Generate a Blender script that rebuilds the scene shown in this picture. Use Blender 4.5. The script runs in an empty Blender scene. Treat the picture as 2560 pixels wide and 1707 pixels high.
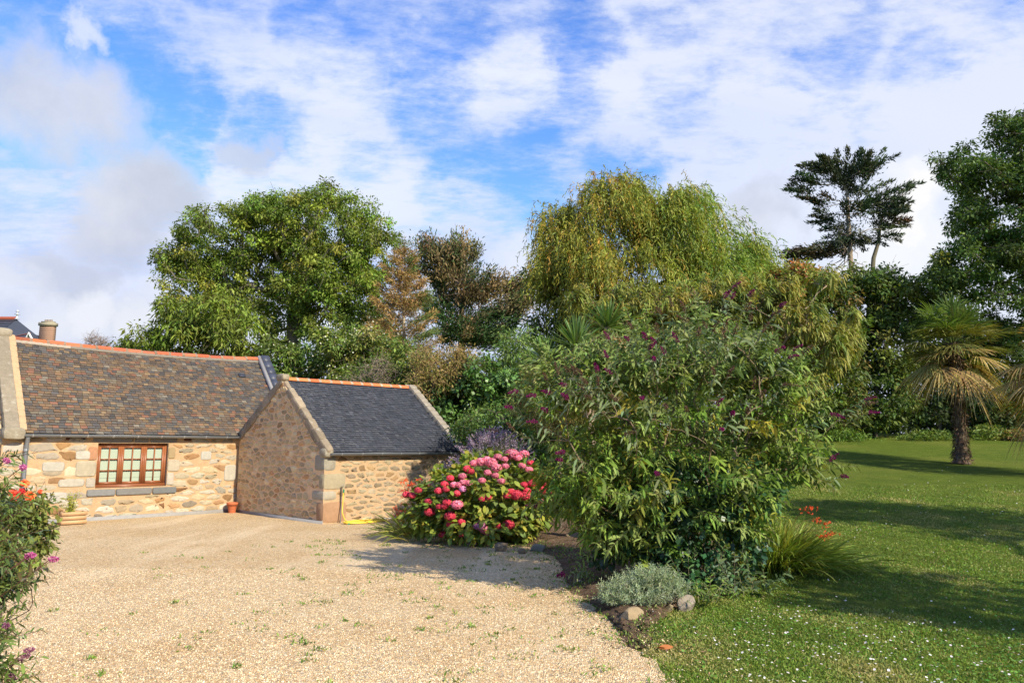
import bpy, math, random
import numpy as np
R = math.radians
rnd = random.Random(7)
SC = bpy.context.scene
COL = SC.collection

# ------------------------------------------------------------------ camera
F, H, PT = 1850.0, 1.7, 0.142
cd = bpy.data.cameras.new('camera'); cam = bpy.data.objects.new('camera', cd); COL.objects.link(cam)
cam.location = (0, 0, H); cam.rotation_euler = (math.pi/2 + PT, 0, 0)
cd.sensor_width = 36; cd.lens = F/2560*36; cd.clip_end = 3000; cd.clip_start = 0.05
SC.camera = cam

def ray(px, py):
    u = (px-1280)/F; v = (853.5-py)/F; c, s = math.cos(PT), math.sin(PT)
    return np.array([u, c-v*s, s+v*c])
def at(px, py, Y):
    d = ray(px, py); return np.array([0, 0, H]) + d*(Y/d[1])
def unit(v):
    v = np.asarray(v, float); return v/np.maximum(np.linalg.norm(v, axis=-1, keepdims=True), 1e-9)

# ------------------------------------------------------------------ light
SUN_EL = R(35)
sh = unit(np.array([0.712, -0.702]))
sdir = np.array([sh[0]*math.cos(SUN_EL), sh[1]*math.cos(SUN_EL), math.sin(SUN_EL)])
from mathutils import Vector
sl = bpy.data.lights.new('sun', 'SUN'); sl.energy = 5.0; sl.angle = R(0.53); sl.color = (1.0, 0.90, 0.73)
so = bpy.data.objects.new('sun', sl); COL.objects.link(so)
so.rotation_euler = Vector(sdir).to_track_quat('Z', 'Y').to_euler(); so.location = (20, -20, 30)

SC.view_settings.view_transform = 'Standard'; SC.view_settings.look = 'None'
SC.view_settings.exposure = 0.55; SC.view_settings.gamma = 1.0
SC.cycles.max_bounces = 6; SC.cycles.diffuse_bounces = 3; SC.cycles.glossy_bounces = 2
SC.cycles.transmission_bounces = 3; SC.cycles.transparent_max_bounces = 6
SC.cycles.caustics_reflective = False; SC.cycles.caustics_refractive = False

class NT:
    """small helper for writing node trees"""
    def __init__(s, tree): s.t = tree
    def n(s, kind, **kw):
        o = s.t.nodes.new(kind)
        for k, v in kw.items():
            if k.startswith('i_'): 
                o.inputs[k[2:].replace('_', ' ')].default_value = v
            else: setattr(o, k, v)
        return o
    def l(s, a, b): s.t.links.new(a, b)
    def math(s, op, a, b=None, c=None, clamp=False):
        o = s.t.nodes.new('ShaderNodeMath'); o.operation = op; o.use_clamp = clamp
        for i, x in enumerate((a, b, c)):
            if x is None: continue
            if isinstance(x, (int, float)): o.inputs[i].default_value = x
            else: s.l(x, o.inputs[i])
        return o.outputs[0]
    def vm(s, op, a, b=None):
        o = s.t.nodes.new('ShaderNodeVectorMath'); o.operation = op
        for i, x in enumerate((a, b)):
            if x is None: continue
            if isinstance(x, (tuple, list)): o.inputs[i].default_value = x
            else: s.l(x, o.inputs[i])
        return o.outputs['Value'] if op in ('DOT_PRODUCT', 'LENGTH') else o.outputs[0]
    def mix(s, fac, a, b, blend='MIX'):
        o = s.t.nodes.new('ShaderNodeMix'); o.data_type = 'RGBA'; o.blend_type = blend
        for sock, x in ((o.inputs[0], fac), (o.inputs[6], a), (o.inputs[7], b)):
            if isinstance(x, (int, float)): sock.default_value = x
            elif isinstance(x, (tuple, list)): sock.default_value = tuple(x) + ((1,) if len(x) == 3 else ())
            else: s.l(x, sock)
        return o.outputs[2]
    def smooth(s, x, a, b):
        o = s.t.nodes.new('ShaderNodeMapRange'); o.interpolation_type = 'SMOOTHSTEP'
        s.l(x, o.inputs[0]); o.inputs[1].default_value = a; o.inputs[2].default_value = b
        return o.outputs[0]
    def noise(s, vec, scale, detail=4, rough=.5, dist=0):
        o = s.n('ShaderNodeTexNoise'); o.inputs['Scale'].default_value = scale; o.inputs['Detail'].default_value = detail
        o.inputs['Roughness'].default_value = rough; o.inputs['Distortion'].default_value = dist
        if vec is not None: s.l(vec, o.inputs['Vector'])
        return o.outputs['Fac']

def world():
    w = bpy.data.worlds.new('World'); SC.world = w; w.use_nodes = True
    t = w.node_tree; t.nodes.clear(); k = NT(t)
    sky = k.n('ShaderNodeTexSky', sky_type='NISHITA', sun_disc=False, sun_elevation=SUN_EL,
              sun_rotation=math.atan2(sdir[0], sdir[1]), air_density=1.0, dust_density=0.35, ozone_density=2.2)
    hs = k.n('ShaderNodeHueSaturation'); hs.inputs['Saturation'].default_value = 1.3; hs.inputs['Value'].default_value = 1.4
    hs.inputs['Hue'].default_value = 0.515
    k.l(sky.outputs[0], hs.inputs['Color'])
    b1 = k.n('ShaderNodeBackground'); b1.inputs[1].default_value = 0.15; k.l(k.mix(1, hs.outputs[0], (1.9, 2.9, 5.2), 'DARKEN'), b1.inputs[0])
    tc = k.n('ShaderNodeTexCoord'); d = tc.outputs['Generated']
    sep = k.n('ShaderNodeSeparateXYZ'); k.l(d, sep.inputs[0])
    zz = k.math('MAXIMUM', k.math('ADD', sep.outputs[2], 0.16), 0.05)
    cx = k.n('ShaderNodeCombineXYZ')
    k.l(k.math('DIVIDE', sep.outputs[0], zz), cx.inputs[0]); k.l(k.math('DIVIDE', sep.outputs[1], zz), cx.inputs[1])
    P = cx.outputs[0]
    mp = k.n('ShaderNodeMapping'); mp.inputs['Rotation'].default_value = (0, 0, R(-38)); mp.inputs['Scale'].default_value = (1.0, 1.75, 1)
    mp.inputs['Location'].default_value = (3.7, 1.2, 0); k.l(P, mp.inputs[0])
    big = k.noise(mp.outputs[0], 0.9, 4, .5, .6)
    fine = k.noise(mp.outputs[0], 4.4, 10, .66, .18)
    mp2 = k.n('ShaderNodeMapping'); mp2.inputs['Rotation'].default_value = (0, 0, R(-28)); mp2.inputs["Scale"].default_value = (1.0, 1.7, 1); k.l(P, mp2.inputs[0])
    rip = k.noise(mp2.outputs[0], 8.5, 8, .68, .15); rip2 = k.noise(mp2.outputs[0], 21.0, 5, .62, .1)
    n = k.math('ADD', k.math('MULTIPLY', big, 0.16), k.math('ADD', k.math('ADD', k.math('MULTIPLY', fine, 0.36), k.math('MULTIPLY', rip2, 0.14)), k.math('MULTIPLY', rip, 0.42)))
    # ragged direction for the placed clouds and gaps
    dn = k.n('ShaderNodeTexNoise'); dn.inputs['Scale'].default_value = 6.5; dn.inputs['Detail'].default_value = 8
    dn.inputs['Roughness'].default_value = .6; k.l(d, dn.inputs['Vector'])
    off = k.vm('MULTIPLY', k.vm('SUBTRACT', dn.outputs['Color'], (.5, .5, .5)), (.20, .20, .20))
    dd = k.vm('NORMALIZE', k.vm('ADD', d, off))
    def blob(px, py, rpx, soft=1.0):
        v = unit(ray(px, py)); r = math.atan(rpx/F*math.cos(math.atan(math.hypot(px-1280, py-853)/F)))
        dot = k.vm('DOT_PRODUCT', dd, tuple(v))
        return k.smooth(dot, math.cos(r*(1+.35*soft)), math.cos(r*max(.05, 1-.6*soft)))
    def acc(lst, soft=1.0):
        o = None
        for (x, y, r, wt) in lst:
            q = k.math('MULTIPLY', blob(x, y, r, soft), wt)
            o = q if o is None else k.math('MAXIMUM', o, q)
        return o
    # clear blue gaps, extra veil
    gaps = acc([(70, 30, 150, .20), (230, 190, 110, .18), (400, 270, 110, .28), (330, 120, 90, .22), (640, 310, 90, .24), (560, 60, 100, .14), (900, 190, 100, .14), (1120, 100, 90, .16), (1080, 260, 90, .14), (1220, 470, 120, .22), (1120, 550, 90, .16), (1340, 400, 100, .18), (1440, 90, 90, .20), (1440, 230, 80, .14), (800, 90, 80, .12),
                (900, 400, 80, .14), (500, 620, 60, .14), (1690, 250, 100, .14), (2330, 160, 90, .22), (2040, 190, 90, .14), (1790, 390, 90, .18), (1960, 330, 80, .16), (2200, 300, 90, .18), (1560, 440, 80, .18), (1340, 540, 80, .16), (70, 330, 60, .14), (20, 560, 80, .14), (2080, 60, 90, .14), (1650, 60, 70, .14), (480, 430, 50, .2), (130, 480, 40, .1)])
    veil = acc([(1950, 520, 300, .34), (2350, 520, 360, .36), (2200, 60, 260, .12), (1640, 260, 150, .18), (820, 300, 170, .14), (100, 700, 200, .14), (300, 900, 420, .18),
                (930, 490, 150, .16), (1180, 660, 170, .2), (640, 540, 150, .12), (1750, 90, 200, .10), (2500, 370, 260, .28), (1330, 700, 120, .2), (620, 140, 120, .12), (1250, 200, 120, .1)])
    n2 = k.math('ADD', k.math('SUBTRACT', n, k.math('MULTIPLY', gaps, .62)), k.math('MULTIPLY', veil, .8))
    hz = k.math('MULTIPLY', k.smooth(sep.outputs[2], .30, .0), .14)       # cirrus thickens towards the horizon
    back = k.math('MULTIPLY', k.smooth(sep.outputs[1], .25, -.5), -.22)   # clearer sky behind the viewer
    cir = k.smooth(k.math('ADD', k.math('ADD', n2, hz), back), .34, .70)
    cir = k.math('MULTIPLY_ADD', cir, .90, .02)
    # cumulus: grey puffs and white puffs
    grey = acc([(120, 240, 130, .9), (260, 260, 110, .9), (340, 300, 70, .6), (330, 470, 120, .95), (280, 560, 110, .95), (390, 430, 60, .7), (130, 690, 85, .85), (210, 690, 45, .7), (40, 700, 50, .6), (590, 390, 55, .8),
                (1900, 560, 85, .85), (1960, 590, 60, .7), (290, 800, 70, .6), (60, 840, 90, .5), (180, 850, 90, .5)], 1.4)
    white = acc([(2285, 470, 70, 1.), (2260, 550, 70, 1.), (2220, 640, 90, .9), (2290, 520, 50, 1.), (210, 790, 60, .6), (110, 800, 60, .4), (330, 790, 60, .5), (20, 740, 70, .4), (265, 75, 44, .7), (1320, 700, 110, .5)], 1.3)
    ccol = k.mix(k.smooth(big, .35, .65), (.66, .74, .98), (.84, .88, 1.0))
    ccol = k.mix(k.smooth(sep.outputs[0], -.1, .6), ccol, (.80, .84, .95))
    gcol = k.mix(k.smooth(dn.outputs['Fac'], .35, .65), (.55, .58, .68), (.71, .72, .79))
    ccol = k.mix(k.math('MULTIPLY', grey, .92), ccol, gcol)
    ccol = k.mix(k.math('MULTIPLY', white, .9), ccol, (.97, .96, .95))
    fac = k.math('MAXIMUM', k.math('MAXIMUM', cir, grey), white)
    fac = k.math('MULTIPLY', fac, k.smooth(sep.outputs[2], -.06, .0))
    b2 = k.n('ShaderNodeBackground'); b2.inputs[1].default_value = 0.72; k.l(ccol, b2.inputs[0])
    ms = k.n('ShaderNodeMixShader'); k.l(fac, ms.inputs[0]); k.l(b1.outputs[0], ms.inputs[1]); k.l(b2.outputs[0], ms.inputs[2])
    out = k.n('ShaderNodeOutputWorld'); k.l(ms.outputs[0], out.inputs[0])
world()

# ------------------------------------------------------------------ materials
def new_mat(name):
    m = bpy.data.materials.new(name); m.use_nodes = True; m.node_tree.nodes.clear()
    return m, NT(m.node_tree)
def attr_mat(name, rough=.8, mottle=.25, mscale=18, bump=.3, bscale=60, spec=.3, metal=0, lichen=None):
    m, k = new_mat(name)
    at_ = k.n('ShaderNodeAttribute', attribute_name='Col'); geo = k.n('ShaderNodeNewGeometry'); pos = geo.outputs['Position']
    n1 = k.noise(pos, mscale, 5, .6); n2 = k.noise(pos, bscale, 6, .65)
    f = k.math('ADD', k.math('MULTIPLY', n1, mottle*2), 1-mottle)
    f2 = k.math('ADD', k.math('MULTIPLY', n2, mottle*1.2), 1-mottle*.6)
    c = k.mix(1, at_.outputs['Color'], k.math('MULTIPLY', f, f2), 'MULTIPLY')
    if lichen:
        lf = k.smooth(k.noise(pos, lichen[1], 5, .65), lichen[2], lichen[2]+.10)
        c = k.mix(k.math('MULTIPLY', lf, lichen[3]), c, lichen[0])
    bs = k.n('ShaderNodeBsdfPrincipled'); bs.inputs['Roughness'].default_value = rough; bs.inputs['Specular IOR Level'].default_value = spec
    bs.inputs['Metallic'].default_value = metal
    k.l(c, bs.inputs['Base Color'])
    if bump:
        bp = k.n('ShaderNodeBump'); bp.inputs['Strength'].default_value = bump; bp.inputs['Distance'].default_value = .02
        k.l(k.math('ADD', n2, k.math('MULTIPLY', n1, .6)), bp.inputs['Height']); k.l(bp.outputs[0], bs.inputs['Normal'])
    o = k.n('ShaderNodeOutputMaterial'); k.l(bs.outputs[0], o.inputs[0])
    return m
def leaf_mat(name, trans=.3, rough=.5, spec=.3, tint=(1.25, 1.2, .55), gain=1.5):
    m, k = new_mat(name)
    a = k.n('ShaderNodeAttribute', attribute_name='Col')
    bs = k.n('ShaderNodeBsdfPrincipled'); bs.inputs['Roughness'].default_value = rough; bs.inputs['Specular IOR Level'].default_value = spec
    col = k.mix(1, a.outputs['Color'], (gain, gain, gain), 'MULTIPLY')
    k.l(col, bs.inputs['Base Color'])
    tr = k.n('ShaderNodeBsdfTranslucent'); k.l(k.mix(1, col, tint, 'MULTIPLY'), tr.inputs[0])
    mx = k.n('ShaderNodeMixShader'); mx.inputs[0].default_value = trans
    k.l(bs.outputs[0], mx.inputs[1]); k.l(tr.outputs[0], mx.inputs[2])
    o = k.n('ShaderNodeOutputMaterial'); k.l(mx.outputs[0], o.inputs[0])
    return m

M_STONE = attr_mat('rubble_stone', .9, .30, 9, .6, 45, .15)
M_COPE = attr_mat('coping_stone', .92, .35, 7, .7, 30, .12, lichen=((.40, .37, .29), 6.5, .55, .55))
M_SLATE = attr_mat('old_slate', .62, .30, 22, .35, 50, .35)
M_NEWSLATE = attr_mat('dark_slate', .42, .25, 14, .25, 70, .45)
M_CLAY = attr_mat('clay_tile', .8, .22, 20, .3, 60, .25)
M_CEMENT = attr_mat('cement', .92, .22, 10, .5, 50, .15)
M_ZINC = attr_mat('zinc', .42, .18, 6, .05, 40, .5, metal=.55)
M_WOOD = attr_mat('varnished_wood', .38, .22, 30, .1, 90, .45)
M_RAW = attr_mat('raw_wood', .75, .2, 22, .15, 70, .25)
M_CLOTH = attr_mat('blind_cloth', .9, .06, 20, .05, 60, .2)
M_BARK = attr_mat('bark', .92, .35, 12, .8, 34, .15)
M_PLASTIC = attr_mat('hose_plastic', .4, .05, 20, 0, 60, .4)
M_LEAF = leaf_mat('leaf', .30, .55, .25)
M_GLOSSLEAF = leaf_mat('glossy_leaf', .22, .36, .45)
M_GREYLEAF = leaf_mat('felted_leaf', .25, .7, .15, (1.15, 1.2, .65), 1.65)
M_NEEDLE = leaf_mat('needle', .12, .7, .15, (1.1, 1.1, .7))
M_PETAL = leaf_mat('petal', .30, .7, .15, (1.15, .9, .95), 1.2)
M_ROCK = attr_mat('field_rock', .92, .3, 8, .8, 26, .15)
M_SOILBIT = attr_mat('soil_bits', .95, .3, 20, .5, 60, .1)
def glass_mat():
    m, k = new_mat('window_glass')
    g = k.n('ShaderNodeBsdfGlossy'); g.inputs['Roughness'].default_value = .03
    t = k.n('ShaderNodeBsdfTransparent'); t.inputs[0].default_value = (.93, .97, .94, 1)
    fr = k.n('ShaderNodeFresnel'); fr.inputs[0].default_value = 1.5
    mx = k.n('ShaderNodeMixShader'); k.l(fr.outputs[0], mx.inputs[0]); k.l(t.outputs[0], mx.inputs[1]); k.l(g.outputs[0], mx.inputs[2])
    o = k.n('ShaderNodeOutputMaterial'); k.l(mx.outputs[0], o.inputs[0]); return m
M_GLASS = glass_mat()
def gravel_mat():
    m, k = new_mat('pea_gravel')
    geo = k.n('ShaderNodeNewGeometry'); pos = geo.outputs['Position']
    v1 = k.n('ShaderNodeTexVoronoi'); v1.inputs['Scale'].default_value = 76; k.l(pos, v1.inputs['Vector'])
    v2 = k.n('ShaderNodeTexVoronoi'); v2.inputs['Scale'].default_value = 44; k.l(pos, v2.inputs['Vector'])
    def cells(v):
        s = k.n('ShaderNodeSeparateColor'); k.l(v.outputs['Color'], s.inputs[0])
        r = k.n('ShaderNodeValToRGB'); e = r.color_ramp
        e.interpolation = 'CONSTANT'
        cols = [(0, (.30, .245, .18)), (.08, (.56, .40, .235)), (.3, (.66, .50, .31)), (.5, (.72, .57, .37)), (.66, (.50, .325, .18)), (.76, (.80, .70, .54)), (.90, (.44, .38, .31))]
        e.elements[0].position = 0; e.elements[0].color = cols[0][1] + (1,)
        e.elements[1].position = cols[1][0]; e.elements[1].color = cols[1][1] + (1,)
        for p, c in cols[2:]:
            q = e.elements.new(p); q.color = c + (1,)
        k.l(s.outputs[0], r.inputs[0]); return r.outputs[0], s.outputs[1]
    c1, h1 = cells(v1); c2, h2 = cells(v2)
    pick = k.math('GREATER_THAN', h2, .62)
    c = k.mix(pick, c1, c2)
    edge = k.smooth(v1.outputs['Distance'], .62, .36)
    c = k.mix(k.math('MULTIPLY', k.math('SUBTRACT', 1, edge), .55), c, (.20, .15, .095))
    nb = k.noise(pos, .55, 5, .6); nm = k.noise(pos, 3.2, 5, .65)
    c = k.mix(k.smooth(nb, .42, .68), c, k.mix(1, c, (.90, .84, .76), 'MULTIPLY'))
    c = k.mix(k.math('MULTIPLY', k.smooth(nm, .60, .74), .30), c, (.34, .27, .16))
    mpt = k.n('ShaderNodeMapping'); mpt.inputs['Rotation'].default_value = (0, 0, R(28)); mpt.inputs['Scale'].default_value = (.9, .16, 1); k.l(pos, mpt.inputs[0])
    trk = k.noise(mpt.outputs[0], 1.0, 4, .55)
    c = k.mix(k.math('MULTIPLY', k.smooth(trk, .54, .70), .16), c, k.mix(1, c, (.74, .69, .62), 'MULTIPLY'))
    c = k.mix(k.math('MULTIPLY', k.smooth(trk, .48, .34), .28), c, (.74, .64, .50))
    c = k.mix(1, c, (1.28, 1.21, 1.02), 'MULTIPLY')
    bs = k.n('ShaderNodeBsdfPrincipled'); bs.inputs['Roughness'].default_value = .85; bs.inputs['Specular IOR Level'].default_value = .2
    k.l(c, bs.inputs['Base Color'])
    bp = k.n('ShaderNodeBump'); bp.inputs['Strength'].default_value = .9; bp.inputs['Distance'].default_value = .014
    hh = k.math('ADD', k.math('SUBTRACT', 1, v1.outputs['Distance']), k.math('ADD', k.math('MULTIPLY', h1, .6), k.math('MULTIPLY', nm, .5)))
    k.l(hh, bp.inputs['Height']); k.l(bp.outputs[0], bs.inputs['Normal'])
    o = k.n('ShaderNodeOutputMaterial'); k.l(bs.outputs[0], o.inputs[0]); return m
M_GRAVEL = gravel_mat()
def lawn_mat():
    m, k = new_mat('lawn_turf')
    geo = k.n('ShaderNodeNewGeometry'); pos = geo.outputs['Position']
    a = k.noise(pos, .35, 5, .6); b = k.noise(pos, 2.6, 6, .65); c3 = k.noise(pos, 40, 4, .7); c4 = k.noise(pos, 130, 3, .7)
    c = k.mix(k.smooth(b, .3, .7), (.115, .18, .023), (.172, .24, .032))
    c = k.mix(k.smooth(a, .45, .7), c, (.205, .25, .044))
    c = k.mix(k.math('MULTIPLY', k.smooth(b, .62, .78), .6), c, (.17, .15, .05))
    c = k.mix(k.smooth(c3, .25, .75), k.mix(1, c, (.5, .5, .5), 'MULTIPLY'), k.mix(1, c, (1.35, 1.3, 1.2), 'MULTIPLY'))
    bs = k.n('ShaderNodeBsdfPrincipled'); bs.inputs['Roughness'].default_value = .9; bs.inputs['Specular IOR Level'].default_value = .1
    k.l(c, bs.inputs['Base Color'])
    bp = k.n('ShaderNodeBump'); bp.inputs['Strength'].default_value = 1; bp.inputs['Distance'].default_value = .05
    k.l(k.math('ADD', c3, c4), bp.inputs['Height']); k.l(bp.outputs[0], bs.inputs['Normal'])
    o = k.n('ShaderNodeOutputMaterial'); k.l(bs.outputs[0], o.inputs[0]); return m
M_LAWN = lawn_mat()
def soil_mat():
    m, k = new_mat('garden_soil')
    geo = k.n('ShaderNodeNewGeometry'); pos = geo.outputs['Position']
    b = k.noise(pos, 7, 6, .65); c3 = k.noise(pos, 45, 5, .7)
    c = k.mix(k.smooth(b, .35, .7), (.12, .08, .05), (.25, .175, .115))
    c = k.mix(k.smooth(c3, .3, .75), k.mix(1, c, (.5, .5, .5), 'MULTIPLY'), k.mix(1, c, (1.3, 1.25, 1.2), 'MULTIPLY'))
    bs = k.n('ShaderNodeBsdfPrincipled'); bs.inputs['Roughness'].default_value = .95; bs.inputs['Specular IOR Level'].default_value = .1
    k.l(c, bs.inputs['Base Color'])
    bp = k.n('ShaderNodeBump'); bp.inputs['Strength'].default_value = 1; bp.inputs['Distance'].default_value = .04
    k.l(k.math('ADD', b, c3), bp.inputs['Height']); k.l(bp.outputs[0], bs.inputs['Normal'])
    o = k.n('ShaderNodeOutputMaterial'); k.l(bs.outputs[0], o.inputs[0]); return m
M_SOIL = soil_mat()

# ------------------------------------------------------------------ mesh helpers
class Geo:
    """collects vertices, faces and a colour per face; build() links them as ONE mesh object"""
    def __init__(s): s.V = []; s.Fs = []; s.n = 0
    def add(s, v, f, c):
        v = np.asarray(v, float).reshape(-1, 3); f = np.asarray(f, np.int64)
        if f.ndim == 1: f = f[None]
        c = np.asarray(c, float)
        if c.ndim == 1: c = np.repeat(c[None], len(f), 0)
        s.V.append(v); s.Fs.append((f+s.n, c)); s.n += len(v)
    def poly(s, pts, c): s.add(pts, np.arange(len(pts)), c)
    def box(s, o, u, v, w, c):
        """box from corner o along three edge vectors"""
        o, u, v, w = [np.asarray(x, float) for x in (o, u, v, w)]
        P = [o, o+u, o+u+v, o+v, o+w, o+u+w, o+u+v+w, o+v+w]
        Q = [[0, 3, 2, 1], [4, 5, 6, 7], [0, 1, 5, 4], [1, 2, 6, 5], [2, 3, 7, 6], [3, 0, 4, 7]]
        if np.dot(np.cross(u, v), w) < 0: Q = [q[::-1] for q in Q]
        s.add(P, Q, c)
    def tube(s, pts, rad, sides=6, c=(.5, .5, .5), cap=True):
        pts = np.asarray(pts, float); n = len(pts); rad = np.broadcast_to(np.asarray(rad, float), (n,))
        d = np.gradient(pts, axis=0); d = unit(d)
        ref = np.array([0, 0, 1.]) if abs(d.mean(0)[2]) < .8*np.linalg.norm(d.mean(0)) + 1e-9 else np.array([1., 0, 0])
        x = unit(np.cross(d, ref)); y = np.cross(d, x)
        t = np.linspace(0, 2*np.pi, sides, endpoint=False)
        ring = pts[:, None] + rad[:, None, None]*(np.cos(t)[None, :, None]*x[:, None] + np.sin(t)[None, :, None]*y[:, None])
        v = ring.reshape(-1, 3)
        i = np.arange(n-1)[:, None]*sides; j = np.arange(sides)[None]; j2 = (j+1) % sides
        f = np.stack([i+j, i+j2, i+sides+j2, i+sides+j], -1).reshape(-1, 4)
        cc = np.asarray(c, float)
        s.add(v, f, cc)
        if cap:
            s.add(ring[0], np.arange(sides)[::-1], cc if cc.ndim == 1 else cc[0]); s.add(ring[-1], np.arange(sides), cc if cc.ndim == 1 else cc[-1])
    def rock(s, cen, ax, c, seed=0, p=5, jit=.05, div=4, cut=0):
        """rounded, slightly broken block: ax = three half-axis vectors"""
        rg = np.random.default_rng(seed); g = np.linspace(-1, 1, div+1)
        A, B = np.meshgrid(g, g, indexing='ij'); one = np.ones_like(A); V = []; Q = []; base = 0
        for axis in range(3):
            for sg in (-1, 1):
                q = [None]*3; q[axis] = one*sg; q[(axis+1) % 3] = A; q[(axis+2) % 3] = B
                V.append(np.stack(q, -1).reshape(-1, 3))
                for i in range(div):
                    for j in range(div):
                        k = base+i*(div+1)+j; f = [k, k+div+1, k+div+2, k+1]
                        Q.append(f if sg > 0 else f[::-1])
                base += (div+1)**2
        V = np.concatenate(V); V = V/(np.abs(V)**p).sum(1, keepdims=True)**(1/p)
        w = rg.normal(size=(7, 3))*1.7; ph = rg.uniform(0, 6, 7)
        nz = np.sin(V@w.T*1.6+ph).sum(1, keepdims=True)/7
        V = V*(1+jit*nz*3)
        for _ in range(cut):
            nn = unit(rg.normal(size=3)); dd = rg.uniform(.52, .85); V = V-np.maximum(V@nn-dd, 0)[:, None]*nn
        s.add(np.asarray(cen)+V@np.asarray(ax, float), Q, c)
    def build(s, name, mat, parent=None, smooth=False):
        me = bpy.data.meshes.new(name); V = np.concatenate(s.V)
        if parent is not None: V = V-np.array(parent['_o'])
        tot = sum(len(f) for f, _ in s.Fs)
        ls = np.concatenate([f.ravel() for f, _ in s.Fs]); ln = np.concatenate([np.full(len(f), f.shape[1]) for f, _ in s.Fs])
        cs = np.concatenate([c for _, c in s.Fs])
        me.vertices.add(len(V)); me.vertices.foreach_set('co', V.astype(np.float32).ravel())
        me.loops.add(len(ls)); me.loops.foreach_set('vertex_index', ls.astype(np.int32))
        me.polygons.add(tot); st = np.concatenate([[0], np.cumsum(ln)[:-1]])
        me.polygons.foreach_set('loop_start', st.astype(np.int32)); me.polygons.foreach_set('loop_total', ln.astype(np.int32))
        if smooth: me.polygons.foreach_set('use_smooth', np.ones(tot, bool))
        a = me.attributes.new('Col', 'FLOAT_COLOR', 'FACE')
        a.data.foreach_set('color', np.concatenate([np.clip(cs, 0, 1), np.ones((tot, 1))], 1).astype(np.float32).ravel())
        me.materials.append(mat); me.update(calc_edges=True); me.validate()
        o = bpy.data.objects.new(name, me); COL.objects.link(o)
        if parent is not None:
            o.parent = parent; o['_o'] = tuple(parent['_o'])
        else: o['_o'] = (0., 0., 0.)
        return o

def thing(name, label, cat, loc, group=None):
    o = bpy.data.objects.new(name, None); COL.objects.link(o); o.location = tuple(float(x) for x in loc); o.empty_display_size = .2
    o['_o'] = tuple(float(x) for x in loc); o['label'] = label; o['category'] = cat
    if group: o['group'] = group
    return o
def tag(o, label, cat, group=None):
    o['label'] = label; o['category'] = cat
    if group: o['group'] = group
    return o
def struct(o): o['kind'] = 'structure'; return o
def stuff(o, label=None, cat=None):
    o['kind'] = 'stuff'
    if label: o['label'] = label
    if cat: o['category'] = cat
    return o

def pal(rg, n, cols, wts=None, jit=.15, hue=.35):
    cols = np.array(cols, float); w = None if wts is None else np.array(wts)/np.sum(wts)
    i = rg.choice(len(cols), n, p=w)
    return cols[i]*(1+rg.normal(0, jit, (n, 1)))*(1+rg.normal(0, jit*hue, (n, 3)))

def leaves(g, P, D, U, L, W, C, segs=1, droop=0., fold=0.):
    """flat or drooping leaf blades: base P, direction D, upper side U"""
    P = np.asarray(P, float); N = len(P); D = unit(D); S = unit(np.cross(D, U)); Nn = np.cross(S, D)
    L = np.broadcast_to(np.asarray(L, float), (N,))[:, None]; W = np.broadcast_to(np.asarray(W, float), (N,))[:, None]
    dr = np.broadcast_to(np.asarray(droop, float), (N,))[:, None]
    down = np.array([0, 0, -1.])
    def pt(t): return P+D*L*t+down*dr*L*t*t
    if segs == 1:
        a, m, b = P, pt(.45), pt(1.)
        v = np.stack([a, m+S*W*.5+Nn*W*fold, b, m-S*W*.5+Nn*W*fold], 1).reshape(-1, 3)
        f = np.arange(4*N).reshape(N, 4); g.add(v, f, C); return
    ts = np.linspace(0, 1, segs+1); ws = np.maximum(np.sin(np.pi*(ts*.90+.07))**.8, .02); ws[-1] = .04
    rings = []
    for t, w in zip(ts, ws):
        c = pt(t); rings += [c+S*W*.5*w, c-S*W*.5*w]
    v = np.stack(rings, 1).reshape(-1, 3); st = 2*(segs+1)
    q = np.array([[2*i, 2*i+2, 2*i+3, 2*i+1] for i in range(segs)])
    f = (np.arange(N)[:, None, None]*st+q[None]).reshape(-1, 4)
    g.add(v, f, np.repeat(np.asarray(C), segs, 0))

def smoothstep(x, a, b):
    t = np.clip((x-a)/(b-a), 0, 1); return t*t*(3-2*t)
def zg(x, y):
    x = np.asarray(x, float); y = np.asarray(y, float)
    r = .09*np.clip(y-8.5, 0, 26)*smoothstep(x, 1.0, 4.5)
    back = .05*np.clip(y-24, 0, 12)*smoothstep(x, 0.5, -1.5)*0
    return r+back+.012*np.sin(x*1.3+y*.7)*smoothstep(x, 1.2, 3)

# ------------------------------------------------------------------ ground
def ground():
    xs = np.unique(np.concatenate([np.linspace(-600, -30, 12), np.linspace(-30, 45, 120), np.linspace(45, 600, 12)]))
    ys = np.unique(np.concatenate([np.linspace(-200, -10, 6), np.linspace(-10, 50, 110), np.linspace(50, 1200, 14)]))
    X, Y = np.meshgrid(xs, ys, indexing='ij'); g = Geo()
    V = np.stack([X, Y, zg(X, Y)], -1).reshape(-1, 3); n = len(ys)
    i, j = np.meshgrid(np.arange(len(xs)-1), np.arange(n-1), indexing='ij'); k = (i*n+j).ravel()
    g.add(V, np.stack([k, k+n, k+n+1, k+1], 1), (.1, .15, .03))
    struct(g.build('lawn', M_LAWN, smooth=True))
ground()
EDGE = [(1.25, 2.0), (1.22, 4.0), (1.18, 5.0), (1.15, 5.7), (1.12, 6.6), (1.08, 7.3), (.98, 8.2), (.78, 9.2), (.80, 10.6), (.78, 11.9), (.40, 13.0), (-.2, 13.7), (-1.1, 14.3), (-2.1, 14.75), (-2.5, 16.0), (-2.0, 18.6)]
def edge_x(y):
    e = np.array(EDGE); return np.interp(y, e[:12, 1], e[:12, 0])
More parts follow.
